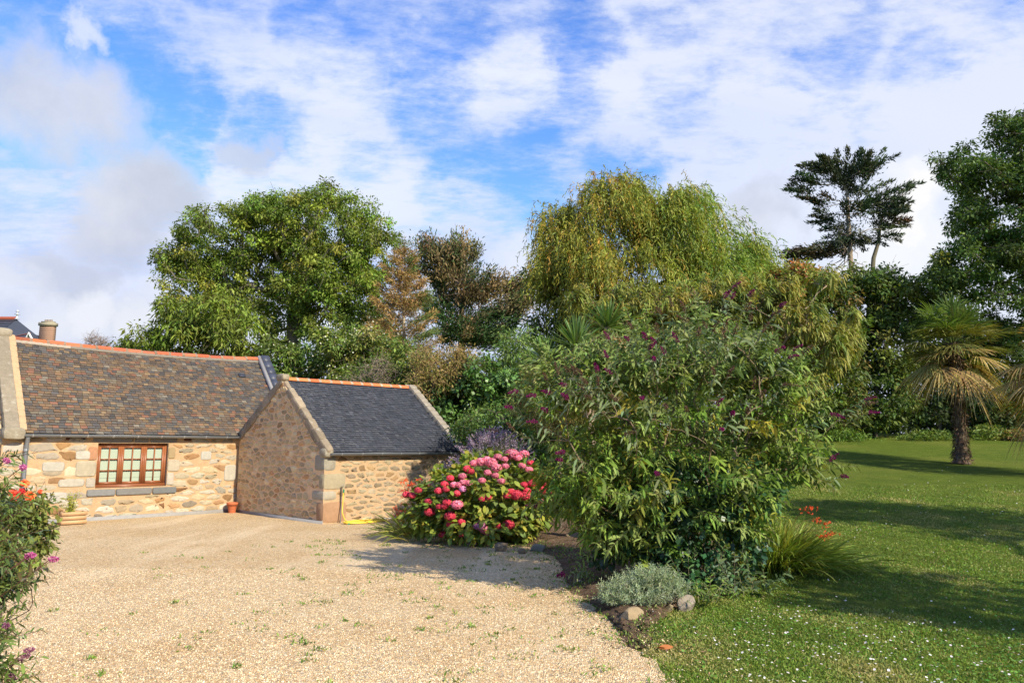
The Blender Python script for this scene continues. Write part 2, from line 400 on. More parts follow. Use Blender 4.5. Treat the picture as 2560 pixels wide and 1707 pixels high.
def gravel():
    rg = np.random.default_rng(3); g = Geo()
    e = []
    for k in range(len(EDGE)-1):
        for t in np.linspace(0, 1, 9)[:-1]:
            p = np.array(EDGE[k])*(1-t)+np.array(EDGE[k+1])*t; e.append(p+rg.normal(0, .045, 2))
    e.append(np.array(EDGE[-1]))
    pts = [(1.3, -12)]+[tuple(p) for p in e]+[(-9, 26), (-26, 30), (-30, -12)]
    V = np.array([(x, y, .006) for x, y in pts])
    # strip rows so that the sheet stays clean
    import bmesh
    bm = bmesh.new(); f = bm.faces.new([bm.verts.new(v) for v in V]); bmesh.ops.triangulate(bm, faces=[f])
    me = bpy.data.meshes.new('gravel_yard'); bm.to_mesh(me); bm.free(); me.materials.append(M_GRAVEL)
    o = bpy.data.objects.new('gravel_yard', me); COL.objects.link(o); struct(o)
gravel()
def inyard(x, y):
    return x < edge_x(y)
def loose():
    rg = np.random.default_rng(5)
    # loose pebbles lying on the gravel
    n = 70000; y = 4.3+6.5*rg.random(n)**1.5; x = rg.uniform(-1, 1, n)*y*.72
    k = (x < edge_x(y)+np.abs(rg.normal(0, .22, n))*rg.choice([0, 1], n)+rg.normal(0, .06, n)); x, y = x[k], y[k]; n = len(x)
    r = rg.uniform(.004, .0085, n); th = rg.uniform(0, 6.28, n); el = rg.uniform(.6, 1., n)
    z0 = .004+np.where((y > 6.6), .085*smoothstep(x-edge_x(y), -.05, .4), 0.)
    V = []
    for q in range(5):
        a = th+q*2*np.pi/5; rr = r*rg.uniform(.8, 1.2, n)
        V.append(np.stack([x+np.cos(a)*rr, y+np.sin(a)*rr*el, z0], 1))
    V.append(np.stack([x+rg.normal(0, .2, n)*r, y+rg.normal(0, .2, n)*r, z0+.003+r*rg.uniform(.6, 1., n)], 1))
    V = np.stack(V, 1).reshape(-1, 3); b = np.arange(n)[:, None, None]*6
    f = (b+np.array([[q, (q+1) % 5, 5] for q in range(5)])[None]).reshape(-1, 3)
    c = pal(rg, n, [(.70, .55, .36), (.60, .42, .25), (.80, .72, .58), (.48, .31, .18), (.36, .30, .24), (.76, .60, .42)], [4, 3, 2.4, 1.2, 1, 2], .1)
    g = Geo(); g.add(V, f, np.repeat(c, 5, 0)*np.array([1.24, 1.18, 1.02]))
    stuff(g.build('loose_pebbles', M_ROCK, smooth=True), 'loose cream and tan pebbles scattered over the gravel yard', 'pebbles')
    # weeds in the gravel
    n = 260; y = 5.2+11*rg.random(n)**1.1; x = edge_x(y)-np.abs(rg.normal(0, 2.6, n))-.15
    k = (np.abs(x) < y*.72) & ~((x < -2.6) & (y > 14.2+ (x+2.6)*-1.0*0)); x, y = x[k], y[k]
    P, D, C = [], [], []
    for a, b in zip(x, y):
        m = rg.integers(5, 22); s = rg.uniform(.02, .09)
        p = np.stack([a+rg.normal(0, s, m), b+rg.normal(0, s, m), np.full(m, .008)], 1); P.append(p)
        D.append(np.stack([rg.normal(0, .7, m), rg.normal(0, .7, m), rg.uniform(.25, 1, m)], 1))
    for _ in range(150):
        b = rg.uniform(6.6, 14); a = edge_x(b)+rg.normal(.12, .22); m = rg.integers(6, 20); s = rg.uniform(.03, .10)
        xx, yy = a+rg.normal(0, s, m), b+rg.normal(0, s, m); P.append(np.stack([xx, yy, zg(xx, yy)+.01+.085*smoothstep(xx-edge_x(yy), -.05, .4)], 1)); D.append(np.stack([rg.normal(0, .6, m), rg.normal(0, .6, m), rg.uniform(.3, 1, m)], 1))
    P, D = np.concatenate(P), np.concatenate(D); m = len(P)
    g = Geo(); leaves(g, P, D, rg.normal(size=(m, 3))+[0, 0, 1.5], rg.uniform(.025, .055, m), rg.uniform(.01, .02, m), pal(rg, m, [(.12, .19, .03), (.17, .20, .05), (.09, .15, .03)], None, .2))
    stuff(g.build('weeds', M_LEAF), 'small green weeds sprouting through the gravel', 'weeds')
    # grass blades of the lawn
    n = 210000; y = 4.6+13*rg.random(n)**1.9; x = -1+rg.random(n)*(y*.73+1)
    ex = edge_x(y)
    ex = np.where((y > 7.5) & (y < 9.0), np.interp(y, [7.5, 8.1, 8.7, 9.0], [1.22, 1.56, 1.85, 2.0]), ex)
    ex = np.where(y >= 9.0, np.interp(y, [9.0, 9.4, 10.2], [2.1, 2.5, 3.1]), ex)
    k = (x > ex+np.abs(rg.normal(0, .12, n))-.06) & (np.abs(x) < y*.74); x, y = x[k], y[k]; n = len(x)
    P = np.stack([x, y, zg(x, y)-.004], 1)
    patch = np.sin(x*2.1+np.sin(y*1.7))*np.sin(y*1.9+1.3*np.sin(x*1.1)) + .5*np.sin(x*5.3+y*3.1)
    D = np.stack([rg.normal(0, .55, n), rg.normal(0, .55, n), rg.uniform(.45, 1.1, n)], 1)
    C = pal(rg, n, [(.098, .165, .02), (.132, .195, .026), (.074, .128, .015), (.175, .195, .04), (.23, .19, .075)], [4, 3, 3, 1.5, .7], .18)
    dry = np.clip((patch-.25)*.6+rg.normal(0, .12, n)+.6*np.exp(-((x-1.75)/.35)**2-((y-6.6)/.7)**2)+.5*np.exp(-((x-7.5)/.8)**2-((y-13)/1.2)**2), 0, .75)[:, None]; C = C*(1-dry)+np.array([.31, .25, .10])*dry
    dk = np.clip(-patch-.4, 0, .5)[:, None]; C = C*(1-.5*dk)
    L = rg.uniform(.022, .052, n)*(1+.25*np.sin(x*3)*np.sin(y*2.3))
    near = np.exp(-np.abs(x-ex[k] if len(ex) != n else x-ex)/.25)
    L = L*(1+near*.8)
    g = Geo(); leaves(g, P, D, rg.normal(size=(n, 3))+[0, -1, .5], L, rg.uniform(.006, .011, n)*(y/6)**.5, C, 1, .25)
    stuff(g.build('grass', M_LEAF), 'short green grass blades of the mown lawn', 'grass')
    # broad clover leaves in the lawn
    n = 16000; y = 4.8+9*rg.random(n)**1.6; x = edge_x(y)+.3+rg.random(n)*(y*.73)
    k = (x < y*.74) & ((y < 7.6) | (x > 2.4+.55*(y-7.6))) & (np.sin(x*1.7+.6)*np.sin(y*1.3)+rg.normal(0, .5, n) > 0); x, y = x[k], y[k]; n = len(x)
    P = np.stack([x, y, zg(x, y)+rg.uniform(.01, .035, n)], 1); a = rg.uniform(0, 6.28, n)
    D = np.stack([np.cos(a), np.sin(a), rg.normal(.1, .3, n)], 1)
    g = Geo(); leaves(g, P, D, rg.normal(0, .35, (n, 3))+[0, 0, 1], rg.uniform(.018, .034, n), rg.uniform(.014, .026, n), pal(rg, n, [(.06, .15, .02), (.10, .20, .03)], None, .2))
    stuff(g.build('clover_leaves', M_LEAF), 'clover and daisy leaves growing among the grass', 'ground cover')
    # daisies
    n = 3000; y = 5.2+19*rg.random(n)**2.0; x = edge_x(np.minimum(y, 13))+.5+rg.random(n)*(y*.73)
    dens = np.exp(-((x-2.6)/1.5)**2-((y-7.0)/1.5)**2)*1.0+.22*np.exp(-((y-16)/4)**2)+.10
    k = (x < y*.74) & (rg.random(n) < dens) & ((y < 7.6) | (x > 2.2+.62*(y-7.6))); x, y = x[k], y[k]; n = len(x)
    z = zg(x, y)+rg.uniform(.035, .06, n); r = rg.uniform(.007, .0115, n)*(1+(y-6)*.012); V = []
    tl = rg.normal(0, .25, (n, 2)); 
    for q in range(7):
        a = q*2*np.pi/7; V.append(np.stack([x+np.cos(a)*r, y+np.sin(a)*r, z+np.cos(a)*r*tl[:, 0]+np.sin(a)*r*tl[:, 1]], 1))
    V.append(np.stack([x, y, z-.003], 1)); V = np.stack(V, 1).reshape(-1, 3); b = np.arange(n)[:, None, None]*8
    g = Geo(); g.add(V, (b+np.array([[q, (q+1) % 7, 7] for q in range(7)])[None]).reshape(-1, 3), np.repeat(pal(rg, n, [(.82, .80, .76), (.75, .70, .68)], None, .05), 7, 0))
    P = np.stack([x, y, z+.001], 1)
    leaves(g, P-[.003, 0, -.001], np.tile([1., 0, 0], (n, 1)), np.tile([0, 0, 1.], (n, 1)), .006, .006, pal(rg, n, [(.6, .4, .05)], None, .05))
    leaves(g, np.stack([x, y, zg(x, y)], 1), np.tile([0, 0, 1.], (n, 1)), np.tile([0, -1., 0], (n, 1)), z-zg(x, y)-.004, .002, pal(rg, n, [(.1, .18, .03)], None, .05))
    stuff(g.build('daisies', M_PETAL), 'tiny white daisies dotted over the lawn', 'daisies')
loose()

# ------------------------------------------------------------------ stone work
def clip(poly, nx, ny, d):
    """keep the part of the polygon where nx*x+ny*y <= d"""
    out = []; m = len(poly)
    for i in range(m):
        x0, y0 = poly[i]; x1, y1 = poly[(i+1) % m]; a = nx*x0+ny*y0-d; b = nx*x1+ny*y1-d
        if a <= 0: out.append((x0, y0))
        if a*b < 0:
            t = a/(a-b); out.append((x0+(x1-x0)*t, y0+(y1-y0)*t))
    return out
def rubble(g, region, toP, nrm, cw, ch, gap, cols, wts, relief, seed, jx=.34, jy=.26, big=0., skip=(), jc=.16, cuts=(.20, .22)):
    """irregular stones over a convex 2-D region; toP maps (u, v) to a point, nrm is the outward normal"""
    rg = np.random.default_rng(seed); reg = np.array(region)
    u0, v0 = reg.min(0); u1, v1 = reg.max(0)
    nu = int((u1-u0)/cw)+3; nv = int((v1-v0)/ch)+3; sd = {}
    rowh = rg.normal(0, .16, nv)
    for j in range(nv):
        for i in range(nu):
            sd[i, j] = ((u0+(i-.5+.5*(j % 2)+rg.uniform(-jx, jx))*cw), (v0+(j-.5+rowh[j]+rg.uniform(-jy, jy))*ch), rg.random())
    hp = []
    m = len(reg); ar = sum(reg[i][0]*reg[(i+1) % m][1]-reg[(i+1) % m][0]*reg[i][1] for i in range(m))
    for i in range(m):
        p, q = reg[i], reg[(i+1) % m]; e = q-p; nn = np.array([e[1], -e[0]])*(1 if ar > 0 else -1); nn = nn/np.linalg.norm(nn); hp.append((nn[0], nn[1], nn@p-gap*.35))
    for (i, j), (x, y, rv) in sd.items():
        if not (u0-.0 <= x <= u1 and v0 <= y <= v1): continue
        if any(a <= x <= b and c <= y <= d for a, b, c, d in skip): continue
        poly = [(x-cw*1.7, y-ch*1.7), (x+cw*1.7, y-ch*1.7), (x+cw*1.7, y+ch*1.7), (x-cw*1.7, y+ch*1.7)]
        for di in (-2, -1, 0, 1, 2):
            for dj in (-2, -1, 0, 1, 2):
                o = sd.get((i+di, j+dj))
                if o is None or (di == 0 and dj == 0): continue
                ex, ey = (o[0]-x)/cw, (o[1]-y)/ch
                # bisector in the stretched space
                mx, my = (o[0]+x)/2, (o[1]+y)/2; nx, ny = ex/cw, ey/ch; l = math.hypot(nx, ny); nx, ny = nx/l, ny/l
                k = .5*gap*(.7+.6*rv)
                poly = clip(poly, nx, ny, nx*mx+ny*my-k)
                if len(poly) < 3: break
            if len(poly) < 3: break
        for h in hp:
            if len(poly) >= 3: poly = clip(poly, *h)
        if len(poly) < 3: continue
        P = np.array(poly); A = .5*abs(np.sum(P[:, 0]*np.roll(P[:, 1], -1)-P[:, 1]*np.roll(P[:, 0], -1)))
        if A < cw*ch*.08: continue
        for cut in cuts:
            Q = np.roll(P, -1, 0); P = np.stack([P*(1-cut)+Q*cut, P*cut+Q*(1-cut)], 1).reshape(-1, 2)
        c0 = P.mean(0); n = len(P)
        P = P+rg.normal(0, .008, P.shape)*min(1, cw*3)
        if np.sum(P[:, 0]*np.roll(P[:, 1], -1)-P[:, 1]*np.roll(P[:, 0], -1)) < 0: P = P[::-1]
        h = relief*rg.uniform(.5, 1.3); col = pal(rg, 1, cols, wts, jc, .10)[0]
        tilt = rg.normal(0, .10, 2)*relief/.02
        def lift(Q, hh): return toP(Q)+np.outer(np.broadcast_to(hh, (len(Q),)), nrm)
        s1 = c0+(P-c0)*.90; s2 = c0+(P-c0)*.55+rg.normal(0, .01, (n, 2))*cw
        hj = rg.normal(0, .25, n)*h
        v = np.concatenate([lift(P, -.004), lift(s1, h*.85+((s1-c0)@tilt)*.3+hj*.4), lift(s2, h*1.15+((s2-c0)@tilt)*.3+hj*.5), lift(c0[None], h*1.2)])
        k = np.arange(n); k2 = (k+1) % n
        flip = np.dot(np.cross(v[1]-v[0], v[3*n]-v[0]), nrm) < 0
        f = np.concatenate([np.stack([k, k2, n+k2, n+k], 1), np.stack([n+k, n+k2, 2*n+k2, 2*n+k], 1)])
        t3 = np.stack([2*n+k, 2*n+k2, np.full(n, 3*n)], 1)
        if flip: f = f[:, ::-1]; t3 = t3[:, ::-1]
        g.add(v, f, col*(1+rg.normal(0, .05, (2*n, 1)))); g.add(v, t3, col)

yaw = .778
A_ = np.array([math.cos(yaw), math.sin(yaw), 0]); B_ = np.array([-math.sin(yaw), math.cos(yaw), 0]); Z_ = np.array([0, 0, 1.])
S0 = np.array([-4.236, 16.938, 0])
def pb(t, b, z): return S0+A_*t+B_*b+Z_*z
MORT = np.array([.455, .31, .175])
def slates(g, p0, U, width, Vd, length, rows, tw, colf, seed, lift=.012, sag=0., thick=.008):
    """courses of slates on a slope: p0 lower corner, U along the eave, Vd up the slope"""
    rg = np.random.default_rng(seed); nrm = np.cross(U, Vd); eh = length/rows
    V = []; C = []
    for r in range(rows):
        x = -rg.uniform(0, 1)*tw
        vj = r*eh
        while x < width:
            w = tw*rg.uniform(.75, 1.25); a, b = max(x, 0)+.003, min(x+w, width)-.003; x += w
            if b-a < .02: continue
            j = rg.normal(0, .006, 2); lf = lift*rg.uniform(.6, 1.5)
            l2 = lf+rg.normal(0, .0025)
            c = colf(rg, (a+b)/2/width, (r+.5)/rows)
            for (aa, lo, hi, q) in ((0, 0, 0, 0),):
                p = [p0+U*a+Vd*(vj+j[0]-.004), p0+U*b+Vd*(vj+j[1]-.004), p0+U*b+Vd*min(vj+eh*1.12, length), p0+U*a+Vd*min(vj+eh*1.12, length)]
                hs = [lf+thick, l2+thick, .002, .002]
                top = [p[i]+nrm*hs[i] for i in range(4)]; bot = [p[0]+nrm*(lf-.002), p[1]+nrm*(l2-.002)]
                if sag:
                    sg = [-sag*math.sin(math.pi*((k_)/width))*((q_)/length) for k_, q_ in ((a, vj), (b, vj), (b, vj+eh), (a, vj+eh), (a, vj), (b, vj))]
                    top = [top[i]+Z_*sg[i] for i in range(4)]; bot = [bot[i]+Z_*sg[4+i] for i in range(2)]
                V.append(top+bot); C.append(c)
    V = np.array(V); n = len(V); b = np.arange(n)[:, None, None]*6
    f = (b+np.array([[0, 1, 2, 3], [4, 5, 1, 0]])[None]).reshape(-1, 4)
    g.add(V.reshape(-1, 3), f, np.repeat(np.array(C), 2, 0))
def halfpipe(g, p0, U, length, out, r, c, th=.006, n=9):
    """open gutter trough running along U"""
    for rr, sgn in ((r, 1), (r-th, -1)):
        t = np.linspace(math.pi, 2*math.pi, n); ring = np.array([out*math.cos(x)*rr+Z_*math.sin(x)*rr for x in t])
        v = np.concatenate([p0+ring, p0+U*length+ring]); k = np.arange(n-1)
        g.add(v, np.stack([k, k+1, n+k+1, n+k], 1), c)
    for e in (-1, 1):
        a = out*e*(r-th/2)
        g.box(p0+a-out*th/2, out*th, U*length, Z_*.008, c)
    for q in (p0, p0+U*length):
        t = np.linspace(math.pi, 2*math.pi, n); g.poly(np.array([q+out*math.cos(x)*r+Z_*math.sin(x)*r for x in t]), c)

def gutter(root, t0, t1, b, z, name='gutter', r=.06):
    g = Geo(); p0 = pb(t0, b, z); halfpipe(g, p0, A_, t1-t0, -B_, r, (.22, .24, .26))
    o = g.build(name, M_ZINC, root, True)
    for q in np.arange(t0+.25, t1, .55):
        g = Geo(); t = np.linspace(math.pi*.98, 2.02*math.pi, 9); ring = np.array([-B_*math.cos(x)*(r+.004)+Z_*math.sin(x)*(r+.004) for x in t])
        v = np.concatenate([pb(q, b, z)+ring, pb(q+.028, b, z)+ring]); k = np.arange(8); g.add(v, np.stack([k, k+1, 9+k+1, 9+k], 1), (.42, .44, .45))
        g.build('gutter_bracket', M_ZINC, o, True)
    return o
def ridge(g, p0, U, length, n, r, cols, mort, seed, sag=0., collar=True, jit=.0):
    rg = np.random.default_rng(seed); w = length/n; out = unit(np.cross(U, Z_))
    for i in range(n):
        a = i*w; t = np.linspace(-.1, math.pi+.1, 9); c = pal(rg, 1, cols, None, .10)[0]; dz = rg.normal(0, jit)
        def ringat(x, rr):
            s = -sag*math.sin(math.pi*x/length)
            return np.array([p0+U*x+out*math.cos(q)*rr+Z_*(math.sin(q)*rr*.8+s+dz) for q in t])
        v = np.concatenate([ringat(a+.02, r), ringat(a+w, r*1.03)]); k = np.arange(8)
        g.add(v, np.stack([k, k+1, 9+k+1, 9+k], 1)[:, ::-1], c)
        if collar:
            v = np.concatenate([ringat(a-.028, r*1.03), ringat(a-.008, r*1.12), ringat(a+.022, r*1.10), ringat(a+.042, r*1.0)])
            f = np.concatenate([np.stack([m*9+k, m*9+k+1, (m+1)*9+k+1, (m+1)*9+k], 1) for m in range(3)])
            g.add(v, f[:, ::-1], np.array(mort)*(1+rg.normal(0, .1)))

# stone colours
C_FRONT = [(.37, .32, .235), (.40, .335, .23), (.34, .21, .105), (.42, .375, .29), (.30, .175, .08), (.39, .305, .19), (.26, .135, .065), (.20, .17, .13)]
W_FRONT = [4, 4, 2.0, 3, 1.5, 3, .7, .35]
C_SHED = [(.30, .235, .14), (.34, .27, .165), (.31, .205, .10), (.26, .205, .13), (.36, .295, .19)]
C_GAB_LIT = [(0.524, 0.381, 0.200), (0.570, 0.437, 0.247), (0.479, 0.308, 0.152), (0.445, 0.336, 0.189), (0.502, 0.291, 0.137), (0.616, 0.482, 0.284), (0.365, 0.291, 0.189)]  # gable stones: colours brightened to stand in for sunlight the gable lacks
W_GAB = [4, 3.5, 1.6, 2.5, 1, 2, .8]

def old_tile(rg, u, v):
    # warm brown in the middle, more plain slate towards the right end and along the edges
    k = .25+.30*smoothstep(u, .62, 1.0)+.25*smoothstep(v, .80, 1.0)+.15*(1-smoothstep(u, 0, .08))+.18*(1-smoothstep(v, 0, .12))+.16*math.sin(u*9+1)*math.sin(v*7+u*5)
    if rg.random() < k: c = [(.040, .046, .058), (.055, .060, .066), (.032, .037, .045), (.085, .085, .08)][rg.integers(4)]
    else:
        c = [(.10, .068, .045), (.13, .078, .043), (.085, .062, .047), (.19, .10, .045), (.17, .108, .05), (.205, .078, .042), (.15, .125, .085), (.21, .14, .07), (.20, .18, .14)][rg.choice(9, p=[.2, .17, .15, .13, .1, .07, .09, .05, .04])]
    return (np.array(c)*.62+np.array([.034, .025, .017]))*(1+rg.normal(0, .13))
def new_tile(rg, u, v):
    c = np.array([.030, .033, .042])*(1+rg.normal(0, .16)); return c*1.5 if rg.random() < .07 else c

def cottage():
    root = thing('stone_cottage', 'long stone cottage with mottled brown slate roof and brown wooden window', 'cottage', pb(-1.9, 4.443, 0))
    tL, tR, b0, b1, ez, rz = -5.35, 1.55, 4.443, 8.55, 2.03, 4.36
    bm = (b0+b1)/2; wt = (-3.43, -1.82, .75, 1.80)
    g = Geo(); n = -B_
    # wall body round the window opening
    def rect(t0, t1, z0, z1): g.poly([pb(t0, b0, z0), pb(t1, b0, z0), pb(t1, b0, z1), pb(t0, b0, z1)], MORT)
    rect(tL, wt[0], -.2, ez); rect(wt[1], tR, -.2, ez); rect(wt[0], wt[1], -.2, wt[2]); rect(wt[0], wt[1], wt[3], ez)
    d = .16; wc = np.array([.40, .34, .25])
    for q in ([(wt[0], 0, wt[2]), (wt[0], d, wt[2]), (wt[0], d, wt[3]), (wt[0], 0, wt[3])], [(wt[1], d, wt[2]), (wt[1], 0, wt[2]), (wt[1], 0, wt[3]), (wt[1], d, wt[3])],
              [(wt[0], 0, wt[2]), (wt[1], 0, wt[2]), (wt[1], d, wt[2]), (wt[0], d, wt[2])], [(wt[0], d, wt[3]), (wt[1], d, wt[3]), (wt[1], 0, wt[3]), (wt[0], 0, wt[3])]):
        g.poly([pb(t, b0+b, z) for t, b, z in q], wc)
    for t, flip in ((tL, 1), (tR, 0)):
        p = [pb(t, b0, -.2), pb(t, b0, ez), pb(t, bm, rz+.02), pb(t, b1, ez), pb(t, b1, -.2)]
        g.poly(p if flip else p[::-1], MORT*.8)
    g.poly([pb(tR, b1, -.2), pb(tL, b1, -.2), pb(tL, b1, ez), pb(tR, b1, ez)], MORT)
    toP = lambda Q: np.stack([pb(u, b0, v) for u, v in Q])
    # quoin stones each side of the window, a lintel band, a sill course, dark brick vents
    man = []
    def slab(t0, t1, z0, z1, c, out=.02, p=7, sd=0):
        g.rock(pb((t0+t1)/2, b0-out/2+.02, (z0+z1)/2), [A_*(t1-t0)/2, -B_*(out/2+.02), Z_*(z1-z0)/2], c, sd, p, .012, 4); man.append((t0-.05, t1+.05, z0-.03, z1+.03))
    L, Rr = wt[0]-.005, wt[1]+.005
    slab(L-.20, L, 1.40, 1.71, (0.392, 0.203, 0.112), sd=1); slab(L-.44, L, 1.02, 1.38, (0.385, 0.336, 0.238), sd=2); slab(L-.20, L, .77, .99, (0.378, 0.336, 0.266), sd=3)
    slab(Rr, Rr+.17, 1.42, 1.70, (0.329, 0.245, 0.133), sd=4); slab(Rr, Rr+.30, 1.10, 1.39, (0.406, 0.350, 0.252), sd=5); slab(Rr, Rr+.17, .77, 1.07, (0.420, 0.371, 0.294), sd=6)
    gr = (0.210, 0.199, 0.175)
    slab(-3.55, -2.66, 1.815, 1.985, gr, .015, 9, 7); slab(-2.63, -2.30, 1.815, 1.985, gr, .015, 9, 8); slab(-2.27, -1.62, 1.815, 1.985, gr, .015, 9, 9)
    for t in (-4.05, -1.35): slab(t-.11, t+.11, 1.86, 1.97, (0.098, 0.042, 0.025), .004, 9, 10)
    slab(-4.62, -3.98, .44, .69, (0.420, 0.392, 0.329), sd=11); slab(-4.55, -4.10, 1.16, 1.37, (0.406, 0.378, 0.308), sd=12); slab(-3.9, -3.52, 1.42, 1.62, (0.420, 0.392, 0.322), sd=13)
    slab(-.36, -.03, .82, 1.24, (0.406, 0.371, 0.294), sd=14); slab(-1.0, -.72, 1.38, 1.60, (0.406, 0.385, 0.322), sd=15); slab(-4.2, -3.66, .80, .98, (0.406, 0.371, 0.294), sd=16)
    kw = dict(cw=.46, ch=.175, gap=.034, cols=C_FRONT, wts=W_FRONT, relief=.009, skip=man, jx=.36, jy=.30)
    rubble(g, [(tL, .02), (wt[0]-.01, .02), (wt[0]-.01, 2.0), (tL, 2.0)], toP, n, seed=11, **kw)
    kw.update(cw=.38, ch=.15)
    rubble(g, [(wt[1]+.01, .02), (.02, .02), (.02, 2.0), (wt[1]+.01, 2.0)], toP, n, seed=12, **kw)
    rubble(g, [(wt[0], .02), (wt[1], .02), (wt[1], .56), (wt[0], .56)], toP, n, seed=13, **kw)
    # left gable end
    toL = lambda Q: np.stack([pb(tL, u, v) for u, v in Q])
    rubble(g, [(b0, .0), (b1, .0), (b1, ez), (bm, rz-.1), (b0, ez)], toL, -A_, .30, .19, .035, C_GAB_LIT, W_GAB, .03, 15)
    g.build('wall', M_STONE, root, True)
    # grey sill slabs
    g = Geo()
    for k, (t0, t1) in enumerate(((-3.60, -2.985), (-2.97, -2.155), (-2.14, -1.57))):
        g.rock(pb((t0+t1)/2, b0+.02, .645), [A_*(t1-t0)/2, -B_*.065, Z_*.075], np.array([(.20, .20, .19), (.185, .18, .165), (.15, .155, .15)][k]), k, 16, .004, 6)
    g.build('window_sill', M_CEMENT, root, True)
    g = Geo(); g.box(pb(tL-.02, b0-.03, -.1), A_*(.0-tL), B_*.028, Z_*.19, (.30, .29, .27)); g.build('plinth', M_CEMENT, root)
    # roof
    g = Geo(); t0, t1 = -4.97, 1.36
    sl = unit(np.array([0, bm-(b0-.10), rz-(ez-.02)])); up = B_*sl[1]+Z_*sl[2]; ln = math.hypot(bm-b0+.10, rz-ez+.02)
    p0 = pb(t0, b0-.10, ez-.02)
    slates(g, p0, A_, t1-t0, up, ln, 37, .135, old_tile, 21, .011, .07, .008)
    g.poly([p0-Z_*.03, p0+A_*(t1-t0)-Z_*.03, pb(t1, bm, rz-.10), pb(t0, bm, rz-.10)], (.05, .05, .05))
    up2 = -B_*sl[1]+Z_*sl[2]
    slates(g, pb(t1, b1+.10, ez-.02), -A_, t1-t0, up2, ln, 37, .135, old_tile, 22, .011, .07, .008)
    # one new slate patch near the right end
    g.box(p0+A_*5.55+up*2.33+np.cross(A_, up)*.026, A_*.20, up*.13, np.cross(A_, up)*.006, (.035, .04, .055))
    roof = g.build('roof', M_SLATE, root)
    g = Geo(); ridge(g, pb(t0, bm, rz-.03), A_, t1-t0, 17, .115, [(.46, .12, .05), (.40, .105, .05), (.50, .15, .07), (.36, .12, .06)], (.26, .17, .11), 3, .07, True, .006)
    for k in range(40):   # mortar bed under the ridge tiles
        x = (k+.5)/40*(t1-t0); g.rock(pb(t0+x, bm-.085, rz-.075-.07*math.sin(math.pi*x/(t1-t0))), [A_*.10, B_*.05, Z_*.042], np.array([.22, .19, .15])*(1.7 if k < 8 else 1), k, 4, .05, 3)
    g.build('ridge_tiles', M_CLAY, roof, True)
    # left coping of granite blocks with a limewashed flank
    g = Geo(); nn = 6
    for k in range(nn):
        for side in (0, 1):
            v0 = k/nn; v1 = (k+1)/nn; c = (v0+v1)/2; jj = rnd.uniform(.9, 1.1)
            upv = up if side == 0 else up2; e = pb(0, b0-.12, ez-.02) if side == 0 else pb(0, b1+.12, ez-.02)
            cen = e+A_*(-5.17)+upv*(ln*c+.02)+np.cross(A_, up if side == 0 else -up2)*.05*jj
            nn_ = np.cross(A_, up) if side == 0 else np.cross(-A_, up2)
            g.rock(e+A_*(-5.215)+upv*(ln*c+.02)+nn_*.05, [A_*.15, upv*(ln/nn*.57), nn_*.085*jj], np.array([.25, .21, .15])*jj, 40+k+side*9, 8, .03, 6)
    g.rock(pb(-5.19, bm, rz+.10), [A_*.21, B_*.2, Z_*.14], (.30, .26, .19), 77, 3, .03, 5)
    g.rock(pb(-5.17, b0-.06, ez-.02), [A_*.22, B_*.17, Z_*.13], (.27, .235, .17), 78, 6, .04, 5)
    g.build('coping', M_COPE, root, True)
    g = Geo(); nz = np.cross(A_, up)
    for k in range(16):
        g.rock(p0-A_*.045+up*(ln*(k+.5)/16)+nz*.045, [A_*.085, up*(ln/30), nz*.085], MORT*1.0, 60+k, 9, .02, 3)
    g.build('mortar_fillet', M_CEMENT, root, True)
    # slate-clad raised verge at the right end
    g = Geo(); nzv = np.cross(A_, up)
    g.box(p0+A_*6.34+nzv*-.05, A_*.07, up*(ln+.03), nzv*.19, (.30, .29, .28))
    q = p0+A_*6.412+nzv*-.05
    for k in range(12): g.box(q+up*(ln/12*k), A_*.24, up*(ln/12-.004), nzv*(.245+.004*(k % 2)), np.array([.055, .062, .085])*rnd.uniform(.9, 1.1))
    q = pb(t0+6.34, b1+.10, ez-.02); nz2 = np.cross(-A_, up2); g.box(q-nz2*.05, A_*.31, up2*ln, nz2*.21, (.055, .062, .085))
    g.build('verge', M_NEWSLATE, root)
    gut = gutter(root, -5.08, -.02, b0-.15, ez-.045)
    g = Geo(); g.tube([pb(-4.90, b0-.15, ez-.10), pb(-4.90, b0-.12, ez-.2), pb(-4.90, b0-.09, ez-.3), pb(-4.90, b0-.09, .9), pb(-4.90, b0-.09, .02)], .045, 12, (.24, .26, .28))
    for z in (1.62, .9): g.tube([pb(-4.90, b0-.09, z), pb(-4.90, b0-.09, z+.05)], .052, 12, (.36, .38, .40))
    g.build('downpipe', M_ZINC, root, True)
    # window: frame, three casements of six panes, a blind behind the glass
    bw = b0+.10; br = np.array([.27, .095, .036]); g = Geo()
    def bar(t0, t1, z0, z1, bq, th, c=br): g.box(pb(t0, bq, z0), A_*(t1-t0), B_*th, Z_*(z1-z0), c*rnd.uniform(.92, 1.08))
    T0, T1, z0, z1 = wt[0]+.012, wt[1]-.012, wt[2]+.01, wt[3]-.01
    bar(T0, T1, z0, z0+.06, bw-.03, .08); bar(T0, T1, z1-.05, z1, bw-.01, .06); bar(T0, T0+.04, z0+.06, z1-.05, bw-.01, .06); bar(T1-.04, T1, z0+.06, z1-.05, bw-.01, .06)
    bar(T0-.0, T1+.0, z0-.004, z0+.022, bw-.055, .024)
    fr = g.build('window_frame', M_WOOD, root)
    segs = [(T0+.042, T0+.52, .0), (T0+.555, T0+1.045, 0), (T0+1.08, T1-.042, 0)]
    g = Geo()
    for m in (T0+.5375, T0+1.0625): bar(m-.016, m+.016, z0+.062, z1-.052, bw+.0, .05)
    g.build('mullion', M_WOOD, fr)
